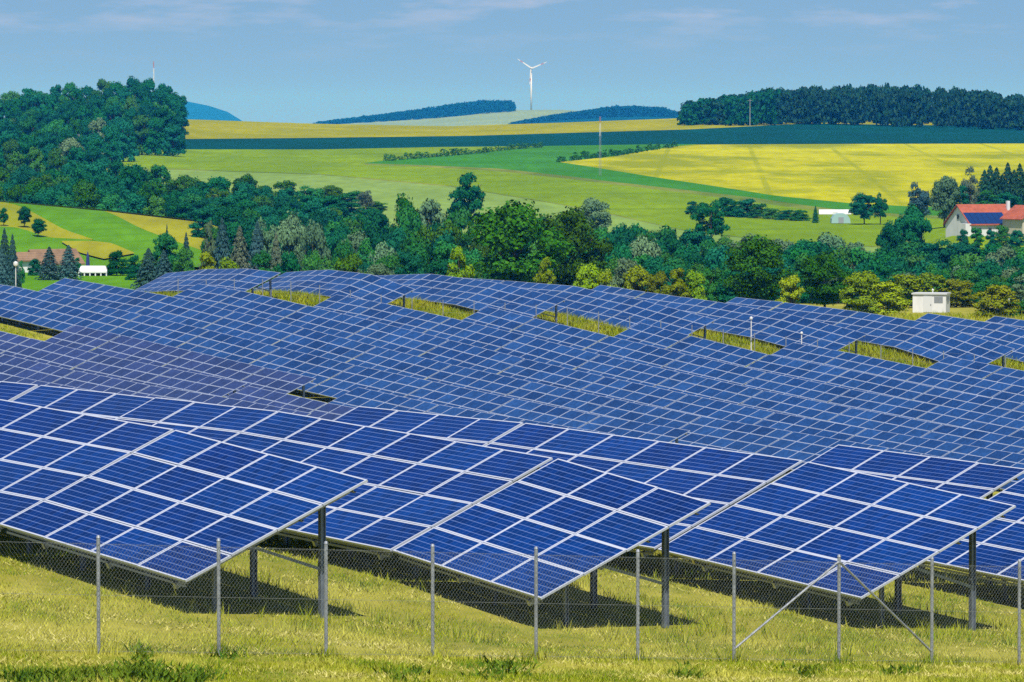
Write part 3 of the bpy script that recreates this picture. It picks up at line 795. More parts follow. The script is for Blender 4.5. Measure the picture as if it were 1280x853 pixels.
def wood(name, label, x0, x1, sky, y0, y1, n, leaf, ground_z, wpx, shape='bush', nq=420, jit=5.0):
    vs, fs, nv = [], [], 0
    base_v, base_f = RAW[shape][0]
    for k in range(n):
        y = rng.uniform(y0, y1); px = rng.uniform(x0, x1)
        x = x_at(px, y); z = ground_z(px, x, y)
        top = float(lerp(sky, px)) + rng.uniform(0, jit) + (y1 - y) / (y1 - y0) * (4 if jit > 3 else 0.5)
        h = max(-y * math.tan(angle_of(top)) - z, 3.0)
        w = rng.uniform(*wpx) / F * y
        bv, bf = RAW[shape][k % len(RAW[shape])]
        sel = rng.integers(0, len(bf), nq)
        v = bv.reshape(-1, 4, 3)[sel]
        c = v.mean(1, keepdims=True); v = c + (v - c) * 3.0
        a = rng.uniform(0, 6.28); ca, sa = math.cos(a), math.sin(a)
        q = v.reshape(-1, 3)
        q = np.stack([(q[:, 0] * ca - q[:, 1] * sa) * w + x, (q[:, 0] * sa + q[:, 1] * ca) * w + y, q[:, 2] * h + z], 1)
        vs.append(q); fs.append(np.arange(len(q)).reshape(-1, 4) + nv); nv += len(q)
    o = link(name, np_mesh(name, np.concatenate(vs), np.concatenate(fs), [LEAF[leaf]]))
    return tag(o, label, 'wood', kind='stuff')
SR = [(852, 132), (862, 122), (880, 117), (900, 117), (930, 112), (960, 108), (1000, 104), (1100, 102), (1160, 104), (1220, 108), (1280, 116), (1400, 122)]
wood('wood', 'dark pine and leaf wood crowning the hill at upper right', 858, 1400, SR, 2330, 2560, 330, 'pine', lambda p, x, y: float(zfar(x, y)), (16, 32), jit=9.0)
wood('wood', 'lighter green leaf trees at the left end of the upper right wood', 858, 975, SR, 2310, 2400, 46, 'teal', lambda p, x, y: float(zfar(x, y)), (20, 34), jit=9.0)
SA = [(395, 152), (430, 147), (480, 141), (530, 134), (560, 129), (600, 124), (636, 123.5), (645, 129)]
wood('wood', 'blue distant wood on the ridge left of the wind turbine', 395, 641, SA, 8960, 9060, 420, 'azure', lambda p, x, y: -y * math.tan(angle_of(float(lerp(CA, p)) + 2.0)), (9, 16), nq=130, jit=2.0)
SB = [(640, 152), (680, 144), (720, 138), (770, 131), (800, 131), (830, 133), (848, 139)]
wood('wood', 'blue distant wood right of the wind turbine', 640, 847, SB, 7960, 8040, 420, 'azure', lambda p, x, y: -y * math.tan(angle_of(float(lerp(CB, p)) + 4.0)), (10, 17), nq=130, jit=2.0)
# hedges between the fields
def hedge(label, pts, h, n, leaf):
    vs, fs, nv = [], [], 0
    for k in range(n):
        t = k / (n - 1); px = np.interp(t, np.linspace(0, 1, len(pts)), [p[0] for p in pts]); py = float(np.interp(px, [p[0] for p in pts], [p[1] for p in pts]))
        if rng.uniform() < 0.14: continue
        x, y = hit(px, py); z = float(zfar(x, y)); w = rng.uniform(1.6, 3.6); hh = h * rng.uniform(0.5, 1.25)
        bv, bf = RAW['bush'][k % 3]; v = bv.reshape(-1, 4, 3)[rng.integers(0, len(bf), 160)]
        c = v.mean(1, keepdims=True); q = (c + (v - c) * 3.4).reshape(-1, 3)
        q = np.stack([q[:, 0] * w + x, q[:, 1] * w + y, q[:, 2] * hh + z], 1)
        vs.append(q); fs.append(np.arange(len(q)).reshape(-1, 4) + nv); nv += len(q)
    return tag(link('hedge', np_mesh('hedge', np.concatenate(vs), np.concatenate(fs), [LEAF[leaf]])), label, 'hedge', kind='stuff')
hedge('dark hedge between the lime field and the green wedge', [(482, 202), (540, 197), (600, 192), (644, 187), (676, 184.5)], 2.0, 46, 'mid')
hedge('broken hedge along the top of the big yellow field', [(700, 203), (740, 198.5), (768, 195.5), (800, 190.5), (843, 184)], 2.2, 34, 'mid')

# ------------------------------------------------------------------ solar tables
def module_mesh(cellm, frame_split):
    w, h, t, e = 1.656, 0.996, 0.040, 0.034
    g = MB()
    g.poly([(e, e, -0.004), (w - e, e, -0.004), (w - e, h - e, -0.004), (e, h - e, -0.004)], 0, [(e, e), (w - e, e), (w - e, h - e), (e, h - e)])
    g.poly([(e, h - e, -0.012), (w - e, h - e, -0.012), (w - e, e, -0.012), (e, e, -0.012)], 1)
    fr = MB() if frame_split else g
    k = 0 if frame_split else 2
    fr.box((0, 0, -t), (w, e, 0), k); fr.box((0, h - e, -t), (w, h, 0), k)
    fr.box((0, e, -t), (e, h - e, 0), k); fr.box((w - e, e, -t), (w, h - e, 0), k)
    if frame_split:
        return g.mesh('panel', [cellm, M_back]), fr.mesh('frame', [M_frame])
    return g.mesh('panel', [cellm, M_back, M_frame_far])
PANEL_NEAR, FRAME_NEAR = module_mesh(M_cell, True)
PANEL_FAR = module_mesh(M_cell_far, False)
PANEL_DULL = module_mesh(M_cell_dull, False)

def c_rail(b, x0, x1, y, z, hgt, wid):                                   # cold-formed rail along the table, open side to the back
    b.box((x0, y, z - hgt), (x1, y + 0.006, z)); b.box((x0, y + 0.006, z - 0.006), (x1, y + wid, z)); b.box((x0, y + 0.006, z - hgt), (x1, y + wid, z - hgt + 0.006))
    b.box((x0, y - 0.012, z - hgt * 0.62), (x1, y, z - hgt * 0.40))
def near_table(p0, k, slope, label, group):
    M = table_frame(Vector(p0), RF, NF, math.radians(slope))
    t = thing('solar_table', label, 'solar table', group, M)
    inv = M.inverted()
    for i in range(k):
        for j in range(4):
            p = link('panel', PANEL_NEAR, t, (i * MW + 0.007, j * MH + 0.007, rnd.uniform(-0.003, 0.003)))
            p.rotation_euler = (rnd.gauss(0, 0.003), rnd.gauss(0, 0.002), 0)
            link('frame', FRAME_NEAR, p)
    L_ = k * MW
    for j, (y, hg) in enumerate(((0.10, 0.19), (1.42, 0.09), (2.55, 0.09), (3.72, 0.09))):
        b = MB()
        if j == 0:                                                       # deep front rail with an upright web
            k_ = 0.445; a0, a1 = -0.02, L_ - 0.26
            def band(z0, z1, out, th): b.hexa([(a0, 0.20 + z1 * k_ - out, z1), (a1, 0.20 + z1 * k_ - out, z1), (a1, 0.20 + z1 * k_ - out + th, z1), (a0, 0.20 + z1 * k_ - out + th, z1),
                                              (a0, 0.20 + z0 * k_ - out, z0), (a1, 0.20 + z0 * k_ - out, z0), (a1, 0.20 + z0 * k_ - out + th, z0), (a0, 0.20 + z0 * k_ - out + th, z0)])
            band(-0.043, -0.090, 0.0, 0.012); band(-0.090, -0.135, -0.03, 0.012); band(-0.135, -0.165, 0.0, 0.012); band(-0.165, -0.195, -0.03, 0.012); band(-0.195, -0.232, 0.012, 0.012)
        else: c_rail(b, 0.05 if j else -0.02, L_ - (0.05 if j else 0.26), y, -0.042, hg, 0.055)
        link('rail', b.mesh('rail', [M_galv if j else M_rail]), t)
    xs = [0.62 + a * 2.34 for a in range(6) if 0.62 + a * 2.34 < L_ - 0.3]
    xs = [L_ - 0.62 - (xs[-1] - a) for a in xs]
    for x in xs:
        b = MB(); b.box((x - 0.04, 0.06, -0.31), (x + 0.04, 3.92, -0.196))
        link('rafter', b.mesh('rafter', [M_galv]), t)
        for y, wid in ((0.93, 0.07), (3.31, 0.095)):
            top = M @ Vector((x, y, -0.31)); g = gz(top.x, top.y) - 0.12
            b = MB()                                                     # I-section post, vertical
            a0 = Vector((top.x, top.y, g)); a1 = Vector((top.x, top.y, top.z + 0.05))
            for dd, (ww, hh) in ((-wid / 2, (wid, 0.012)), (wid / 2, (wid, 0.012)), (0, (0.012, wid))):
                o_ = NF * dd
                b.beam(inv @ (a0 + o_), inv @ (a1 + o_), ww, hh, inv.to_3x3() @ NF)
            link('post', b.mesh('post', [M_post]), t)
            if y > 2:
                foot = Vector((top.x, top.y, a0.z + 0.12 + (top.z - a0.z - 0.12) * 0.44))
                b = MB(); b.beam(inv @ foot, Vector((x, 1.75, -0.32)), 0.055, 0.075, (1, 0, 0))
                link('brace', b.mesh('brace', [M_post]), t)
    return t, M
NEAR_LABELS = {
    'T1': 'front solar table at left, its right end above the second fence post', 'T1l': 'front solar table running out of the left picture edge in the nearest row',
    'T2a': 'long solar table in the second row behind the front left one', 'T2b': 'short three-column solar table in front centre, lowest corner above the grass',
    'T2l': 'long pale solar table at far left of the second row', 'T2m': 'solar table in the second row mostly outside the left picture edge',
    'T3l': 'four-column solar table starting the third row at centre', 'T3a': 'long solar table in the third row behind the three-column one',
    'T3b': 'four-column solar table at front right behind the braced fence post', 'T4': 'solar table starting the fourth row at right',
    'T4b': 'solar table cut off by the right picture edge in the fourth row'}
NEAR = {}
for nm, p0, k, sl in FRONT:
    NEAR[nm] = near_table(p0, k, sl, NEAR_LABELS[nm], 'solar tables in the front rows')
b = MB(); b.box((1.02, 0.075, -0.20), (1.10, 0.084, -0.05), 0); b.box((1.035, 0.070, -0.13), (1.085, 0.0745, -0.07), 1)
tg = link('warning_tag', b.mesh('warning_tag', [mat('tag_yellow', (0.75, 0.65, 0.08), 0.6), M_white]), NEAR['T3b'][0]); tg['label'] = 'small yellow and white tag on the front rail'

# middle field
RAIL_CACHE = {}
def far_parts(k):
    if k not in RAIL_CACHE:
        L_ = k * MW; M0 = table_frame(Vector((0, 0, 0)), Vector((RM[0], RM[1], 0)), Vector((NM[0], NM[1], 0)), math.radians(-5))
        d = M0.to_3x3().inverted() @ Vector((0, 0, -1))
        rails = []
        for y in (0.10, 1.42, 2.55, 3.72):
            b = MB(); b.box((0.02, y, -0.15), (L_ - 0.02, y + 0.06, -0.042)); rails.append(b.mesh('rail', [M_galv]))
        posts = []
        for q in range(3 if k > 4 else 2):
            x = L_ - 0.55 - q * 2.9
            for y, ln in ((0.93, 1.25), (3.31, 2.3)):
                b = MB(); a = Vector((x, y, -0.16)); b.beam(a, a + d * ln, 0.13, 0.13, (1, 0, 0)); posts.append(b.mesh('post', [M_post]))
            b = MB(); a = Vector((x, 3.31, -0.16)) + d * 1.0; b.beam(a, Vector((x, 1.75, -0.16)), 0.07, 0.08, (1, 0, 0)); posts.append(b.mesh('brace', [M_post]))
        RAIL_CACHE[k] = (rails, posts)
    return RAIL_CACHE[k]
def far_table(i, s0, k, label, group, dull=False, liftz=0.0, posts=True):
    L_ = k * MW
    (xa, ya), (xb, yb) = row_xy(i, s0), row_xy(i, s0 + L_)
    za, zb = TOPZ(np.array([xa, xb]), np.array([ya, yb]))
    slope = math.atan2(zb - za, L_)
    M = table_frame(Vector((0, 0, 0)), Vector((RM[0], RM[1], 0)), Vector((NM[0], NM[1], 0)), slope)
    u = M.to_3x3() @ Vector((0, 1, 0))
    M.translation = Vector((xa, ya, za + liftz)) - u * (4 * MH)
    t = thing('solar_table', label, 'solar table', group, M)
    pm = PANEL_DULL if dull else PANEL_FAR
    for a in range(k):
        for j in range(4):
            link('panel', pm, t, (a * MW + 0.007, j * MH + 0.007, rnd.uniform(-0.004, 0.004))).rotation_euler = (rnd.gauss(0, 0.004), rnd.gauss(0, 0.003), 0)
    rails, ps = far_parts(k)
    for me in rails[:1] if not posts else rails: link('rail', me, t)
    if posts:
        for me in ps: link(me.name.split('.')[0], me, t)
    return t
G = 0.117
def jm(m): return 0.0 if m == 0 else 6.8 + (m - 1) * (10.02 + G)          # joints to the right of the lane
ORD = {-7: 'nearest', -6: 'second', -5: 'third', -4: 'fourth', -3: 'fifth', -2: 'sixth', -1: 'seventh', 0: 'eighth', 1: 'ninth', 2: 'tenth', 3: 'eleventh', 4: 'twelfth', 5: 'thirteenth', 6: 'fourteenth', 7: 'farthest'}
def row_label(i, dull, what):
    c = 'violet-grey' if dull else 'blue'
    return '%s solar table, %s row of the middle field, %s' % (c, ORD[i], what)
GRP = 'solar tables in the rising middle field'
# right of the grass lane
RIGHT = {-3: (0, 10), -2: (0, 11), -1: (0, 11), 0: (0, 9), 1: (0, 8), 2: (0, 7), 3: (0, 5), 4: (0, 3), 5: (0, 1)}
for i, (m0, m1) in RIGHT.items():
    for m in range(m0, m1 + 1):
        s0, k = jm(m), (4 if m == 0 else 6)
        x, y = row_xy(i, s0 + k * MW)
        if px_of(x, y) < -40: continue
        what = 'beside the grass lane' if m == 0 else 'right of the grass lane'
        far_table(i, s0, k, row_label(i, False, what), GRP, posts=m < 2 or i == -3)
# left of the lane, up to the crest
LEFT = {0: ((-13.6, 3), (-20.4, 4), (-27.2, 4)), 1: ((-17.3, 4), (-24.1, 4), (-30.9, 4)), 2: ((-20.2, 6), (-30.35, 6), (-40.5, 6)),
        3: ((-20.2, 6), (-30.35, 6), (-40.5, 6), (-47.4, 4)), 4: ((-20.2, 6), (-30.35, 6), (-40.5, 6), (-47.4, 4)),
        5: ((-20.2, 6), (-30.35, 6), (-40.5, 6), (-47.4, 4)), 6: ((-20.2, 6), (-30.35, 6), (-40.5, 6)), 7: ((-40.5, 6), (-50.7, 6))}
for i, l in LEFT.items():
    for k_, (s0, k) in enumerate(l):
        what = 'ending at the lane' if k_ == 0 else ('at its left end' if k_ == len(l) - 1 else 'beyond the grass lane')
        far_table(i, s0, k, row_label(i, False, what), GRP, posts=k_ == 0)
# the lower rows at left, violet-grey, with blue ones to their right
for i, l in {-4: ((50.6, 4, 1), (57.5, 6, 1), (67.64, 6, 1), (77.8, 4, 1), (89.9, 6, 0), (100.04, 6, 0), (110.2, 6, 0)),
             -5: ((57.5, 6, 1), (67.64, 6, 1), (77.8, 6, 1), (87.9, 6, 1), (98.05, 6, 1), (108.2, 6, 1)), -6: ((77.8, 6, 1), (87.9, 6, 1), (98.05, 6, 1), (108.2, 6, 1), (118.3, 6, 1)),
             -7: ((98.05, 6, 1), (108.2, 6, 1), (118.3, 6, 1))}.items():
    for s0, k, dull in l:
        far_table(i, s0, k, row_label(i, dull, 'lower left' if dull else 'right of the violet block'), GRP, bool(dull), -0.16 if i == -5 and s0 > 90 else 0.0)

# ------------------------------------------------------------------ front fence
fence = thing('wire_fence', 'galvanised chain-link fence with round posts along the mown grass in front', 'fence', loc=FA)
fd = FB - FA; fdir = fd.normalized()
plan = math.hypot(fd.x, fd.y)
POSTPX = [124, 274, 408, 541, 670, 797, 917, 1048, 1164, 1273]
def fence_t(px):                                                          # parameter along the fence line for an image column
    k = (px - W / 2) / F * 1.0045
    return (k * FA.y - FA.x) / (fd.x - k * fd.y)
ts = [fence_t(p) for p in POSTPX]
ts = [ts[0] - 0.128] + ts + [ts[-1] + 0.10, ts[-1] + 0.2]
PT = []
for t_ in ts:
    base = FA + fd * t_; PT.append(base)
    b = MB(); q = base - FA
    b.tube(q + Vector((0, 0, -0.15)), q + Vector((0, 0, 1.86)), 0.030, n=10); b.tube(q + Vector((0, 0, 1.86)), q + Vector((0, 0, 1.90)), 0.036, 0.022, n=10)
    link('post', b.mesh('post', [M_galv], False), fence)
kb = 8                                                                    # the braced post
for side in (-1, 1):
    b = MB(); a = PT[kb] - FA + Vector((0, 0, 1.78)); c = PT[kb + side] - FA + Vector((0, 0, 0.22))
    b.tube(a, c, 0.021, n=8)
    link('brace', b.mesh('brace', [M_galv]), fence)
off = Vector((fdir.y, -fdir.x, 0)).normalized() * 0.034
A0 = PT[0] - FA + off; A1 = PT[-1] - FA + off; Lf = (A1 - A0).length; e = (A1 - A0).normalized(); HF = 1.78
for hh in (0.06, 0.95, 1.76):
    b = MB(); b.tube(A0 + Vector((0, 0, hh)), A1 + Vector((0, 0, hh)), 0.0028, n=4); link('tension_wire', b.mesh('tension_wire', [M_wire]), fence)
b = MB(); pitch = 0.066; ratio = 1.25
for sg in (-1, 1):
    a = -HF / ratio
    while a < Lf + HF / ratio:
        p0, p1 = (a, 0.03), (a + HF / ratio, HF)
        if sg < 0: p0, p1 = (a + HF / ratio, 0.03), (a, HF)
        if min(p0[0], p1[0]) >= 0 and max(p0[0], p1[0]) <= Lf:
            o_ = off.normalized() * 0.002 * sg
            b.tube(A0 + e * p0[0] + Vector((0, 0, p0[1])) + o_, A0 + e * p1[0] + Vector((0, 0, p1[1])) + o_, 0.0014, n=3, caps=False)
        a += pitch
link('chain_link_mesh', b.mesh('chain_link_mesh', [M_wire]), fence)

# ------------------------------------------------------------------ grass
def grass_patch(name, label, pts, hgt, wid, m, blades=5, spread=0.10, lean=0.5):
    n = len(pts) * blades
    base = np.repeat(pts, blades, axis=0) + np.concatenate([rng.normal(scale=spread, size=(n, 2)), np.zeros((n, 1))], 1)
    h = np.repeat(hgt, blades) * rng.uniform(0.5, 1.2, n); w = wid * rng.uniform(0.6, 1.4, n)
    a = rng.uniform(0, 2 * np.pi, n); dx, dy = np.cos(a), np.sin(a)
    la = rng.uniform(0, 2 * np.pi, n); ll = lean * h * rng.uniform(0, 1, n)
    p0 = base - np.stack([dx * w, dy * w, 0.02 * np.ones(n)], 1); p1 = base + np.stack([dx * w, dy * w, -0.02 * np.ones(n)], 1)
    tip = base + np.stack([np.cos(la) * ll, np.sin(la) * ll, h], 1)
    v = np.stack([p0, p1, tip], 1).reshape(-1, 3)
    return tag(link(name, np_mesh(name, v, np.arange(n * 3).reshape(-1, 3), [m])), label, 'grass', kind='stuff')
def grass_material(name, c0, c1, c2):
    m = mat(name, c0, 0.85, 0, 0.1); t = NT(m)
    g = t.n('ShaderNodeNewGeometry')
    f = t.ramp(t.noise(g.outputs['Position'], 0.75, 5.0, 0.68), 0.40, 0.60)
    col = t.mix(f, c0, c1); r = t.ramp(g.outputs['Random Per Island'], 0.45, 1.0)
    pt = t.ramp(t.noise(t.mapped(g.outputs['Position'], (1, 0.55, 1), 0.4), 0.33, 5.0, 0.65), 0.47, 0.60)
    col = t.mix(t.math('MULTIPLY', pt, 0.75), col, c2)
    t.put(t.b.inputs['Base Color'], t.mix(t.math('MULTIPLY', r, 0.8), col, c2))
    return m
M_grass = grass_material('short_grass', (0.120, 0.215, 0.002), (0.320, 0.355, 0.006), (0.520, 0.490, 0.085))
M_tall = grass_material('tall_grass', (0.180, 0.270, 0.004), (0.270, 0.310, 0.006), (0.380, 0.370, 0.030))
M_hay = grass_material('hay', (0.40, 0.38, 0.06), (0.47, 0.43, 0.11), (0.56, 0.51, 0.18))
M_weed = grass_material('weed_leaves', (0.040, 0.105, 0.006), (0.085, 0.155, 0.008), (0.150, 0.210, 0.012))
NG = 62000
yy = 82 + 50 * rng.uniform(0, 1, NG) ** 1.25
xx = rng.uniform(-1, 1, NG) * (yy * 0.0955)
clump = np.sin(xx * 1.7 + 0.6 * np.sin(yy * 0.9)) * np.sin(yy * 0.8 + xx * 0.4) + rng.normal(scale=0.5, size=NG)
keep = clump > -0.5
xx, yy, cl = xx[keep], yy[keep], clump[keep]
grass_patch('grass', 'short patchy grass on the mown strip under and before the front tables', np.stack([xx, yy, ground(xx, yy)], 1), 0.025 + 0.045 * np.clip(cl + 0.3, 0, 2), 0.010, M_grass, 6, 0.13, 1.3)
# mown clippings lying in loose windrows
nd = 15000
dy_ = 82 + 46 * rng.uniform(0, 1, nd) ** 1.2; dx_ = rng.uniform(-1, 1, nd) * (dy_ * 0.0955)
wr = np.sin(dy_ * 1.35 + 0.45 * dx_ + 0.8 * np.sin(dx_ * 0.7)) + 0.7 * np.sin(dx_ * 2.3 + dy_ * 0.7) * np.sin(dy_ * 2.1) + rng.normal(scale=0.45, size=nd)
kp = wr > 0.55; dx_, dy_ = dx_[kp], dy_[kp]
grass_patch('hay', 'pale mown clippings lying in loose rows on the grass', np.stack([dx_, dy_, ground(dx_, dy_) + 0.03], 1), rng.uniform(0.015, 0.05, len(dx_)), 0.012, M_hay, 6, 0.16, 3.5)
# unmown tufts round the post feet and along the table shade
tx, ty = [], []
for p in PT:
    for k in range(10): tx.append(p.x + rnd.gauss(0, .16)); ty.append(p.y + rnd.gauss(0, .16))
for nm in ('T1', 'T2b', 'T3b', 'T4b', 'T2a', 'T3a'):
    M = NEAR[nm][1]
    for k in range(230):
        q = M @ Vector((rnd.uniform(-1, 9), rnd.choice((0.9, 3.3, 2.2, 4.6, 5.2)) + rnd.gauss(0, .35), 0)); tx.append(q.x); ty.append(q.y)
tx, ty = np.array(tx), np.array(ty)
grass_patch('tall_grass', 'unmown tufts round the fence posts and under the tables', np.stack([tx, ty, ground(tx, ty)], 1), rng.uniform(0.12, 0.30, len(tx)), 0.012, M_grass, 9, 0.07, 0.7)
wx, wy = [], []
for pxw, pyw, nw, sw_ in ((140, 846, 90, 26), (90, 850, 60, 24), (175, 842, 40, 14), (200, 850, 40, 20), (30, 850, 40, 16), (240, 846, 22, 12), (175, 818, 14, 8), (620, 838, 26, 14), (640, 836, 20, 10), (505, 845, 14, 12), (860, 846, 14, 12), (1130, 836, 14, 12), (1010, 838, 10, 10), (290, 820, 8, 6)):
    for _ in range(nw):
        px_, py_ = rnd.gauss(pxw, sw_), rnd.gauss(pyw, 4.5)
        y_ = 86.0
        for _i in range(8): y_ = -gz(x_at(px_, y_), y_) / math.tan(angle_of(py_))
        wx.append(x_at(px_, y_)); wy.append(y_)
wx, wy = np.array(wx), np.array(wy)
grass_patch('weeds', 'dark leafy weeds at the lower left edge of the grass', np.stack([wx, wy, ground(wx, wy)], 1), rng.uniform(0.04, 0.18, len(wx)), 0.034, M_weed, 10, 0.10, 1.8)
# tall grass in the lane between the rows
lp, lh = [], []
for i in range(-3, 7):
    for k in range(3200):
        s_ = rnd.uniform(-17.5, 1.5); d_ = rnd.uniform(-4.0, 4.3)
        x_, y_ = row_xy(i, s_); lp.append((x_ + NM[0] * d_, y_ + NM[1] * d_)); lh.append(rnd.uniform(0.10, 0.28) if d_ < 1.0 else rnd.uniform(0.30, 0.62))
for k in range(1500):
    s_ = rnd.uniform(26, 56); d_ = rnd.uniform(-4.0, 3.6); x_, y_ = row_xy(-4, s_)
    lp.append((x_ + NM[0] * d_, y_ + NM[1] * d_)); lh.append(rnd.uniform(0.06, 0.22))
for k in range(4200):
    y_ = rnd.uniform(446, 500); lp.append((x_at(rnd.uniform(-10, 1290), y_), y_)); lh.append(rnd.uniform(0.22, 0.6))
lp = np.array(lp)
grass_patch('tall_grass', 'tall yellow-green grass in the lane and round the edge of the middle field', np.concatenate([lp, ground(lp[:, 0], lp[:, 1])[:, None]], 1), np.array(lh), 0.040, M_tall, 6, 0.30, 1.0)

# ------------------------------------------------------------------ lane fence and weather masts
def post_fence(label, pts, h, r, m, wires=(0.5, 0.95)):
    t = thing('wire_fence', label, 'fence', loc=pts[0])
    for p in pts:
        b = MB(); q = p - pts[0]; b.tube(q + Vector((0, 0, -0.1)), q + Vector((0, 0, h)), r, n=6); link('post', b.mesh('post', [m]), t)
    for f in wires:
        b = MB()
        for a, c in zip(pts[:-1], pts[1:]): b.tube(a - pts[0] + Vector((0, 0, h * f)), c - pts[0] + Vector((0, 0, h * f)), 0.006, n=4)
        link('wire', b.mesh('wire', [M_wire]), t)
    return t
pts = []
x0, y0 = row_xy(-1, -3.0); x1, y1 = row_xy(5, -3.0)
nP = 30
for k in range(nP):
    t_ = k / (nP - 1); i0 = -1 + 6 * t_
    a = math.floor(i0); f_ = i0 - a
    xa, ya = row_xy(a, -5.5); xb, yb = row_xy(a + 1, -5.5)
    x, y = xa + (xb - xa) * f_ + NM[0] * 1.2, ya + (yb - ya) * f_ + NM[1] * 1.2
    pts.append(Vector((x, y, gz(x, y))))
post_fence('thin wire fence of pale posts along the grass lane through the middle field', pts, 1.9, 0.035, M_galv)
pts = [Vector((x_at(p, 520), 520, gz(x_at(p, 520), 520))) for p in np.linspace(-8, 82, 13)]
post_fence('grey post and wire fence before the houses at far left', pts, 1.7, 0.045, M_grey, (0.15, 0.35, 0.55, 0.75, 0.95))

def sensor_mast(px, top, foot_y, label, r):
    x = x_at(px, foot_y); z = gz(x, foot_y); h = -foot_y * math.tan(angle_of(top)) - z
    t = thing('sensor_mast', label, 'mast', loc=(x, foot_y, z))
    b = MB(); b.tube((0, 0, -0.1), (0, 0, h - r), 0.04, n=8); link('pole', b.mesh('pole', [M_white]), t)
    b = MB()
    for k in range(6):
        a0, a1 = math.pi * (k / 6 - 0.5), math.pi * ((k + 1) / 6 - 0.5)
        b.tube((0, 0, h + r * math.sin(a0)), (0, 0, h + r * math.sin(a1)), max(r * math.cos(a0), 0.005), max(r * math.cos(a1), 0.005), 10)
    link('sensor_head', b.mesh('sensor_head', [M_white], True), t)
    b = MB(); b.box((-0.06, -0.10, h * 0.45), (0.06, -0.04, h * 0.45 + 0.3)); link('junction_box', b.mesh('junction_box', [M_grey]), t)
x_, y_ = row_xy(3, -5.0)
sensor_mast(939, 398, y_ + 1.0, 'white pole with a round sensor head in a grass opening', 0.13)
x_, y_ = row_xy(3, 0.9)
sensor_mast(1002, 416.5, y_ + 1.5, 'short white sensor pole standing just right of the tall white one', 0.11)
sensor_mast(20, 330, 540, 'white pole with a rounded top before the left house', 0.25)

# ------------------------------------------------------------------ buildings
def house(label, loc, rot, w, d, eave, ridge, wallm, roofm, wins=(), name='house', chimney=None, over=0.35, dormer=False):
    """ridge along x; the long side with the windows faces -y"""
    t = thing(name, label, 'house', loc=loc); t.rotation_euler = (0, 0, rot)
    b = MB(); x0, x1, y0, y1 = -w / 2, w / 2, -d / 2, d / 2
    b.box((x0, y0, -0.6), (x1, y1, eave))
    for x in (x0, x1):
        pts = [(x, y0, eave), (x, y1, eave), (x, 0, ridge - 0.05)]
        b.poly(pts if x > 0 else pts[::-1])
    link('wall', b.mesh('wall', [wallm]), t)
    b = MB(); th = 0.16; sl = (ridge - eave) / (d / 2)
    for s in (-1, 1):
        ye, ze = s * (d / 2 + over), eave - over * sl
        lo = [(x0 - over, ye, ze), (x1 + over, ye, ze), (x1 + over, 0, ridge), (x0 - over, 0, ridge)]
        hi = [(p[0], p[1], p[2] + th) for p in lo]
        b.hexa(lo + hi)
    rf = link('roof', b.mesh('roof', [roofm]), t)
    if chimney:
        b = MB(); cx, cy = chimney; b.box((cx - 0.25, cy - 0.25, eave), (cx + 0.25, cy + 0.25, ridge + 0.7)); link('chimney', b.mesh('chimney', [M_white]), rf)
    for (wx_, wz_, ww, wh, side) in wins:
        b = MB()
        if side == 'front':
            b.box((wx_ - ww / 2, y0 - 0.05, wz_), (wx_ + ww / 2, y0 - 0.005, wz_ + wh), 0); b.box((wx_ - ww / 2 + .08, y0 - 0.07, wz_ + .08), (wx_ + ww / 2 - .08, y0 - 0.052, wz_ + wh - .08), 1)
        else:
            b.box((x0 - 0.05, wx_ - ww / 2, wz_), (x0 - 0.005, wx_ + ww / 2, wz_ + wh), 0); b.box((x0 - 0.07, wx_ - ww / 2 + .08, wz_ + .08), (x0 - 0.052, wx_ + ww / 2 - .08, wz_ + wh - .08), 1)
        link('window', b.mesh('window', [M_white, M_pane]), t)
    return t, sl, rf
yh = 930.0
zb = gz(x_at(1232, yh), yh)
hz = lambda py: -yh * math.tan(angle_of(py)) - zb
ft, sl, rf = house('white farmhouse with a red tiled roof and blue solar panels on its lower roof', (x_at(1229, yh), yh + 3, zb), math.radians(24), 9.0, 8.6, hz(280), hz(257), M_white, M_tile,
              ((-2.8, 0.5, 0.8, 0.8, 'front'), (-0.9, 0.5, 0.8, 0.8, 'front'), (1.2, 0.5, 0.8, 0.8, 'front'), (3.0, 0.5, 0.8, 0.8, 'front'), (0.0, 2.6, 0.8, 0.9, 'side')), 'farmhouse', chimney=(4.2, -1.2))
ev, rg = hz(280), hz(257)
b = MB(); y_a, y_b = -4.55, -2.0
zf = lambda y: rg + sl * y + 0.16
xa, xb = -4.7, 2.6
for k in range(7):
    for j in range(2):
        u0, u1 = xa + (xb - xa) * k / 7 + .03, xa + (xb - xa) * (k + 1) / 7 - .03
        v0, v1 = y_a + (y_b - y_a) * j / 2 + .02, y_a + (y_b - y_a) * (j + 1) / 2 - .02
        c = [(u0, v0, zf(v0) + .03), (u1, v0, zf(v0) + .03), (u1, v1, zf(v1) + .03), (u0, v1, zf(v1) + .03)]
        b.hexa(c + [(p[0], p[1], p[2] + 0.06) for p in c])
pv = link('solar_panel_array', b.mesh('solar_panel_array', [M_roofpv]), ft)
b = MB(); b.box((-5.6, -4.6, -0.3), (-4.56, -2.2, 2.0)); link('side_annex', b.mesh('side_annex', [M_white]), ft)
house('cream farm building with a red roof at the right picture edge', (x_at(1283, 926), 927, gz(x_at(1283, 926), 926)), math.radians(-62), 6.0, 5.4, -926 * math.tan(angle_of(273)) - gz(x_at(1283, 926), 926),
      -926 * math.tan(angle_of(258)) - gz(x_at(1283, 926), 926), M_cream, M_tile, ((0.6, 0.6, 0.7, 0.8, 'side'), (-1.2, 0.6, 0.7, 0.8, 'side'), (0, 2.2, 0.6, 0.7, 'side')), 'farm_building')
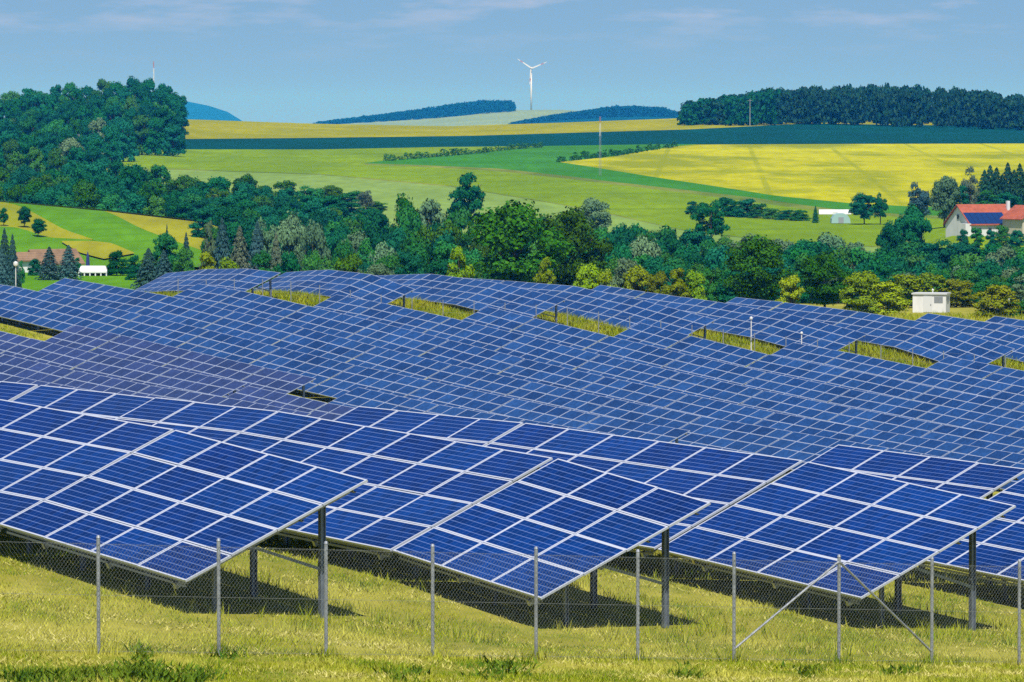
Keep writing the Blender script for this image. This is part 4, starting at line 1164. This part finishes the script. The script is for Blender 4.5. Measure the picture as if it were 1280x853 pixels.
for px, top, w, leaf in ((1204, 286, 20, 'teal'), (1220, 284, 24, 'mid'), (1238, 287, 20, 'teal'), (1252, 281, 26, 'mid'), (1270, 286, 26, 'teal')):
    tree(px, top, w, 896, 'bush', leaf, 'low bush before the walls of the farmhouse', 'bushes before the farmhouse', 'bush', cat='bush')
yl = 690.0; zl = gz(x_at(55, yl), yl)
hl = lambda py: -yl * math.tan(angle_of(py)) - zl
house('white house with a brown tiled roof half hidden by spruces at far left', (x_at(66, yl), yl, zl), math.radians(38), 6.2, 3.4, hl(328), hl(313), M_white, M_tan_tile,
      ((0.0, 0.4, 0.5, 0.7, 'side'), (-1.6, 0.4, 0.5, 0.6, 'front'), (0.2, 0.4, 0.5, 0.6, 'front')))
house('small white outbuilding with a brown roof at the far left corner', (x_at(32, yl - 8), yl - 8, gz(x_at(32, yl - 8), yl - 8)), math.radians(20), 1.9, 1.6, hl(329), hl(322), M_white, M_tan_tile, ((0.2, 0.5, 0.4, 0.4, 'front'),), 'outbuilding')
# white open pavilion
yp = 640.0; xp = x_at(117, yp); zp = gz(xp, yp)
hp = lambda py: -yp * math.tan(angle_of(py)) - zp
pt = thing('pavilion', 'white open-sided pavilion with a shallow roof beside the spruces', 'pavilion', loc=(xp, yp, zp))
wv = 36 / F * yp
b = MB(); lo = [(-wv / 2, -1.2, hp(339)), (wv / 2, -1.2, hp(339)), (wv / 2, 1.2, hp(339)), (-wv / 2, 1.2, hp(339))]
b.hexa(lo + [(-wv * .42, -0.35, hp(332.5)), (wv * .42, -0.35, hp(332.5)), (wv * .42, 0.35, hp(332.5)), (-wv * .42, 0.35, hp(332.5))]); link('roof', b.mesh('roof', [M_white]), pt)
b = MB(); b.box((-wv / 2, -1.2, hp(341)), (wv / 2, -1.1, hp(339) - .003)); link('fascia', b.mesh('fascia', [M_white]), pt)
for k in range(6):
    x = -wv / 2 + 0.08 + k * (wv - 0.16) / 5
    for y in (-1.1, 1.1):
        b = MB(); b.box((x - .07, y - .07, -0.5), (x + .07, y + .07, hp(341) - .003)); link('column', b.mesh('column', [M_white]), pt)
b = MB(); b.box((-wv / 2 + .2, 0.95, -0.4), (wv / 2 - .2, 1.02, hp(342))); link('rear_wall', b.mesh('rear_wall', [M_grey]), pt)
b = MB(); b.tube((0, 0, 0), (0, 0, hp(315)), 0.04, 0.03); b_me = b.mesh('pole', [M_grey])
fl = thing('furled_parasol', 'dark blue furled parasol behind the white pavilion', 'parasol', loc=(x_at(110, yp + 4), yp + 4, zp))
link('pole', b_me, fl)
b = MB(); b.tube((0, 0, hp(336)), (0, 0, hp(322)), 0.24, 0.17, 9); b.tube((0, 0, hp(322)), (0, 0, hp(316)), 0.17, 0.03, 9); link('canopy', b.mesh('canopy', [mat('navy_cloth', (0.02, 0.035, 0.16), 0.8)]), fl)
# transformer shed behind the field
ys = 515.0; xs_ = x_at(1164, ys); zs = gz(xs_, ys)
hs_ = lambda py: -ys * math.tan(angle_of(py)) - zs
st = thing('transformer_shed', 'white transformer shed with a flat roof beyond the panels at right', 'shed', loc=(xs_, ys, zs)); st.rotation_euler = (0, 0, math.radians(-14))
sw = 42 / F * ys; hh = hs_(368)
b = MB(); b.box((-sw / 2, -1.1, -0.4), (sw / 2, 1.1, hh)); link('wall', b.mesh('wall', [M_white]), st)
b = MB(); b.box((-sw / 2 - .1, -1.2, hh + .003), (sw / 2 + .1, 1.2, hh + 0.14)); link('roof', b.mesh('roof', [mat('shed_roof', (0.55, 0.57, 0.58), 0.7)]), st)
b = MB(); b.box((-0.55, -1.135, 0.05), (0.25, -1.103, hh - 0.15)); dr = link('door', b.mesh('door', [mat('shed_door', (0.66, 0.67, 0.68), 0.5)]), st)
b = MB(); b.box((0.12, -1.16, 0.65), (0.17, -1.137, 0.78)); link('handle', b.mesh('handle', [M_dark]), dr)
for (xa, xb, side) in ((0.45, 1.25, 0), (-0.5, 0.45, 1)):
    b = MB()
    for k in range(6):
        z0 = hh - 0.75 + k * 0.1
        if side == 0: b.box((xa, -1.125, z0), (xb, -1.103, z0 + 0.06))
        else: b.box((sw / 2 + .003, xa, z0), (sw / 2 + .025, xb, z0 + 0.06))
    link('vent_grille', b.mesh('vent_grille', [M_grey]), st)
b = MB(); b.tube((0.1, 0.2, hh + .14), (0.1, 0.2, hh + 0.35), 0.05); b.tube((0.1, 0.2, hh + 0.35), (0.1, 0.2, hh + 0.5), 0.10, 0.04); link('roof_vent', b.mesh('roof_vent', [M_white]), st)
# small tilted array seen end-on at the right and the post beside it
yt = 500.0; xt = x_at(1250, yt); zt = gz(xt, yt)
at_ = thing('tracker_panel', 'small tilted grey panel standing beyond the last row at right', 'solar panel', loc=(xt, yt, zt))
hq = lambda py: -yt * math.tan(angle_of(py)) - zt
b = MB(); c = [(-0.62, -0.4, hq(391)), (0.42, -0.4, hq(393)), (0.42, 0.5, hq(381)), (0.30, 0.5, hq(381))]
b.hexa(c + [(p[0], p[1] + 0.05, p[2] + 0.04) for p in c]); link('panel', b.mesh('panel', [mat('dusty_panel', (0.16, 0.18, 0.26), 0.3)]), at_)
b = MB(); b.tube((0.1, 0.1, -0.1), (0.1, 0.1, hq(386)), 0.05); link('pole', b.mesh('pole', [M_grey]), at_)
sensor_mast(1261, 372, 503, 'thin grey pole beside the small tilted panel', 0.07)
# polytunnel and greenhouse on the hillside
x, y = hit(1043, 272)
for (pxc, wpx, b0, t0, m, lab, nm) in ((1043, 40, 268, 262, M_white, 'long white polytunnel at the foot of the yellow field', 'polytunnel'), (1050, 24, 279, 266.5, M_green_box, 'pale green greenhouse before the white polytunnel', 'greenhouse')):
    x, y = hit(pxc, b0); z = float(zfar(x, y)); w = wpx / F * y; h = (b0 - t0) / F * y
    t = thing(nm, lab, 'greenhouse', loc=(x, y, z))
    b = MB(); prof_ = [(-0.5, 0), (-0.47, 0.45), (-0.34, 0.82), (-0.15, 0.97), (0.15, 0.97), (0.34, 0.82), (0.47, 0.45), (0.5, 0)]
    dep = 5.0 if nm == 'greenhouse' else 3.0
    if nm == 'greenhouse':
        for (a, c), (d, e_) in zip(prof_[:-1], prof_[1:]): b.poly([(a * w, -dep / 2, c * h), (d * w, -dep / 2, e_ * h), (d * w, dep / 2, e_ * h), (a * w, dep / 2, c * h)][::-1])
        for yy_ in (-dep / 2, dep / 2): b.poly([(a * w, yy_, c * h) for a, c in (prof_ if yy_ > 0 else prof_[::-1])])
    else:
        for (a, c), (d, e_) in zip(prof_[:-1], prof_[1:]): b.poly([(-w / 2, a * dep, c * h), (-w / 2, d * dep, e_ * h), (w / 2, d * dep, e_ * h), (w / 2, a * dep, c * h)])
        for x_ in (-w / 2, w / 2): b.poly([(x_, a * dep, c * h) for a, c in prof_])
    link('cover', b.mesh('cover', [m]), t)
    b = MB(); b.box((-0.5, -dep / 2 - 0.06, 0), (0.5, -dep / 2 - 0.01, h * 0.6)); link('door', b.mesh('door', [M_grey if nm == 'greenhouse' else M_white]), t)

# ------------------------------------------------------------------ masts and turbine
def lattice_mast(px, top, base, y, width, label, bands=False):
    if y is None: x, y = hit(px, base); z = float(zfar(x, y))
    else: x = x_at(px, y); z = float(zfar(x, y))
    h = -y * math.tan(angle_of(top)) - z; wd = width / F * y; r = 0.034 * y / 1450
    t = thing('lattice_mast', label, 'mast', loc=(x, y, z))
    n = 9
    def c(k, a):
        f = k / n; ww = wd / 2 * (1 - 0.45 * f); return Vector(((1, -1, -1, 1)[a] * ww, (1, 1, -1, -1)[a] * ww, h * f))
    for k in range(n):
        b = MB(); m = 0
        for a in range(4):
            b.tube(c(k, a), c(k + 1, a), r, n=5); b.tube(c(k, a), c(k + 1, (a + 1) % 4), r * 0.8, n=4); b.tube(c(k + 1, a), c(k + 1, (a + 1) % 4), r * 0.8, n=4)
        link('section', b.mesh('section', [M_red if bands and k >= n - 2 and k % 2 == 0 else (M_white if bands and k >= n - 3 else M_grey)]), t)
    return t
lattice_mast(750, 146, 220, None, 2.5, 'slim lattice mast rising in front of the yellow hillside field', True)
lattice_mast(99, 168, 205, 1600, 3.4, 'grey lattice mast before the wooded hill at left')
lattice_mast(193, 77, 110, 2300, 1.3, 'red and white radio mast tip above the wooded hill', True)
def pole(px, top, base_y, label, r):
    x = x_at(px, base_y); z = float(zfar(x, base_y)); h = -base_y * math.tan(angle_of(top)) - z
    t = thing('utility_pole', label, 'pole', loc=(x, base_y, z))
    b = MB(); b.tube((0, 0, -0.3), (0, 0, h), r, r * 0.7); link('shaft', b.mesh('shaft', [M_white]), t)
    b = MB(); b.beam((-1.0, 0, h - 0.6), (1.0, 0, h - 0.6), 0.12, 0.12, (0, 0, 1)); link('crossarm', b.mesh('crossarm', [M_grey]), t)
pole(937, 124, 2310, 'pale pole in front of the wood at upper right', 0.08)
yw = 9500.0; xw = x_at(664, yw); zw = -yw * math.tan(angle_of(139))
tw = thing('wind_turbine', 'white three-bladed wind turbine on the far hill', 'wind turbine', loc=(xw, yw, zw))
zh = -yw * math.tan(angle_of(85.5)) - zw
b = MB(); b.tube((0, 0, -6), (0, 0, zh - 1.0), 1.8, 1.1, 16); link('tower', b.mesh('tower', [M_white], True), tw)
b = MB(); b.box((-2.0, -3.2, zh - 2.1), (2.0, 6.5, zh + 2.1)); link('nacelle', b.mesh('nacelle', [M_grey]), tw)
b = MB(); b.tube((0, -3.25, zh), (0, -5.6, zh), 1.9, 0.7, 12); link('hub', b.mesh('hub', [M_white], True), tw)
for ang in (146, 22, 265):
    a = math.radians(ang); d = Vector((math.cos(a), 0, math.sin(a))); sd = Vector((-math.sin(a), 0, math.cos(a)))
    secs = ((0.0, 1.1, 0.9), (0.12, 1.8, 0.65), (0.3, 1.7, 0.46), (0.6, 1.2, 0.3), (0.80, 0.9, 0.22), (0.92, 0.65, 0.18), (1.0, 0.22, 0.09)); Lb = 28.5
    b = MB()
    for q, ((f0, c0, t0), (f1, c1, t1)) in enumerate(zip(secs[:-1], secs[1:])):
        ring = []
        for f_, c_, t_ in ((f0, c0, t0), (f1, c1, t1)):
            o_ = Vector((0, -4.0, zh)) + d * (f_ * Lb)
            ring += [o_ - sd * c_ * .8 - Vector((0, t_, 0)), o_ + sd * c_ * 0.45 - Vector((0, t_, 0)), o_ + sd * c_ * 0.45 + Vector((0, t_, 0)), o_ - sd * c_ * .8 + Vector((0, t_, 0))]
        b.hexa(ring, 1 if q == 3 else 0)
    link('blade', b.mesh('blade', [M_white, M_red]), tw)

# ------------------------------------------------------------------ air
hm = bpy.data.materials.new('air'); hm.use_nodes = True
hm.cycles.volume_sampling = 'DISTANCE'
ht = hm.node_tree
for n_ in list(ht.nodes):
    if n_.type == 'BSDF_PRINCIPLED': ht.nodes.remove(n_)
pvn = ht.nodes.new('ShaderNodeVolumePrincipled')
pvn.inputs['Color'].default_value = (0.025, 0.36, 1.0, 1)
pvn.inputs['Absorption Color'].default_value = (1, 1, 1, 1)
pvn.inputs['Anisotropy'].default_value = -0.4
pvn.inputs['Density'].default_value = 6.2e-5
ho = [n for n in ht.nodes if n.type == 'OUTPUT_MATERIAL'][0]
ht.links.new(pvn.outputs[0], ho.inputs['Volume'])
b = MB(); b.box((-14500, -300, -75), (14500, 31000, 115))
hz_o = tag(link('haze', b.mesh('haze', [hm])), 'thin blue air between the camera and the hills', 'haze', kind='stuff')
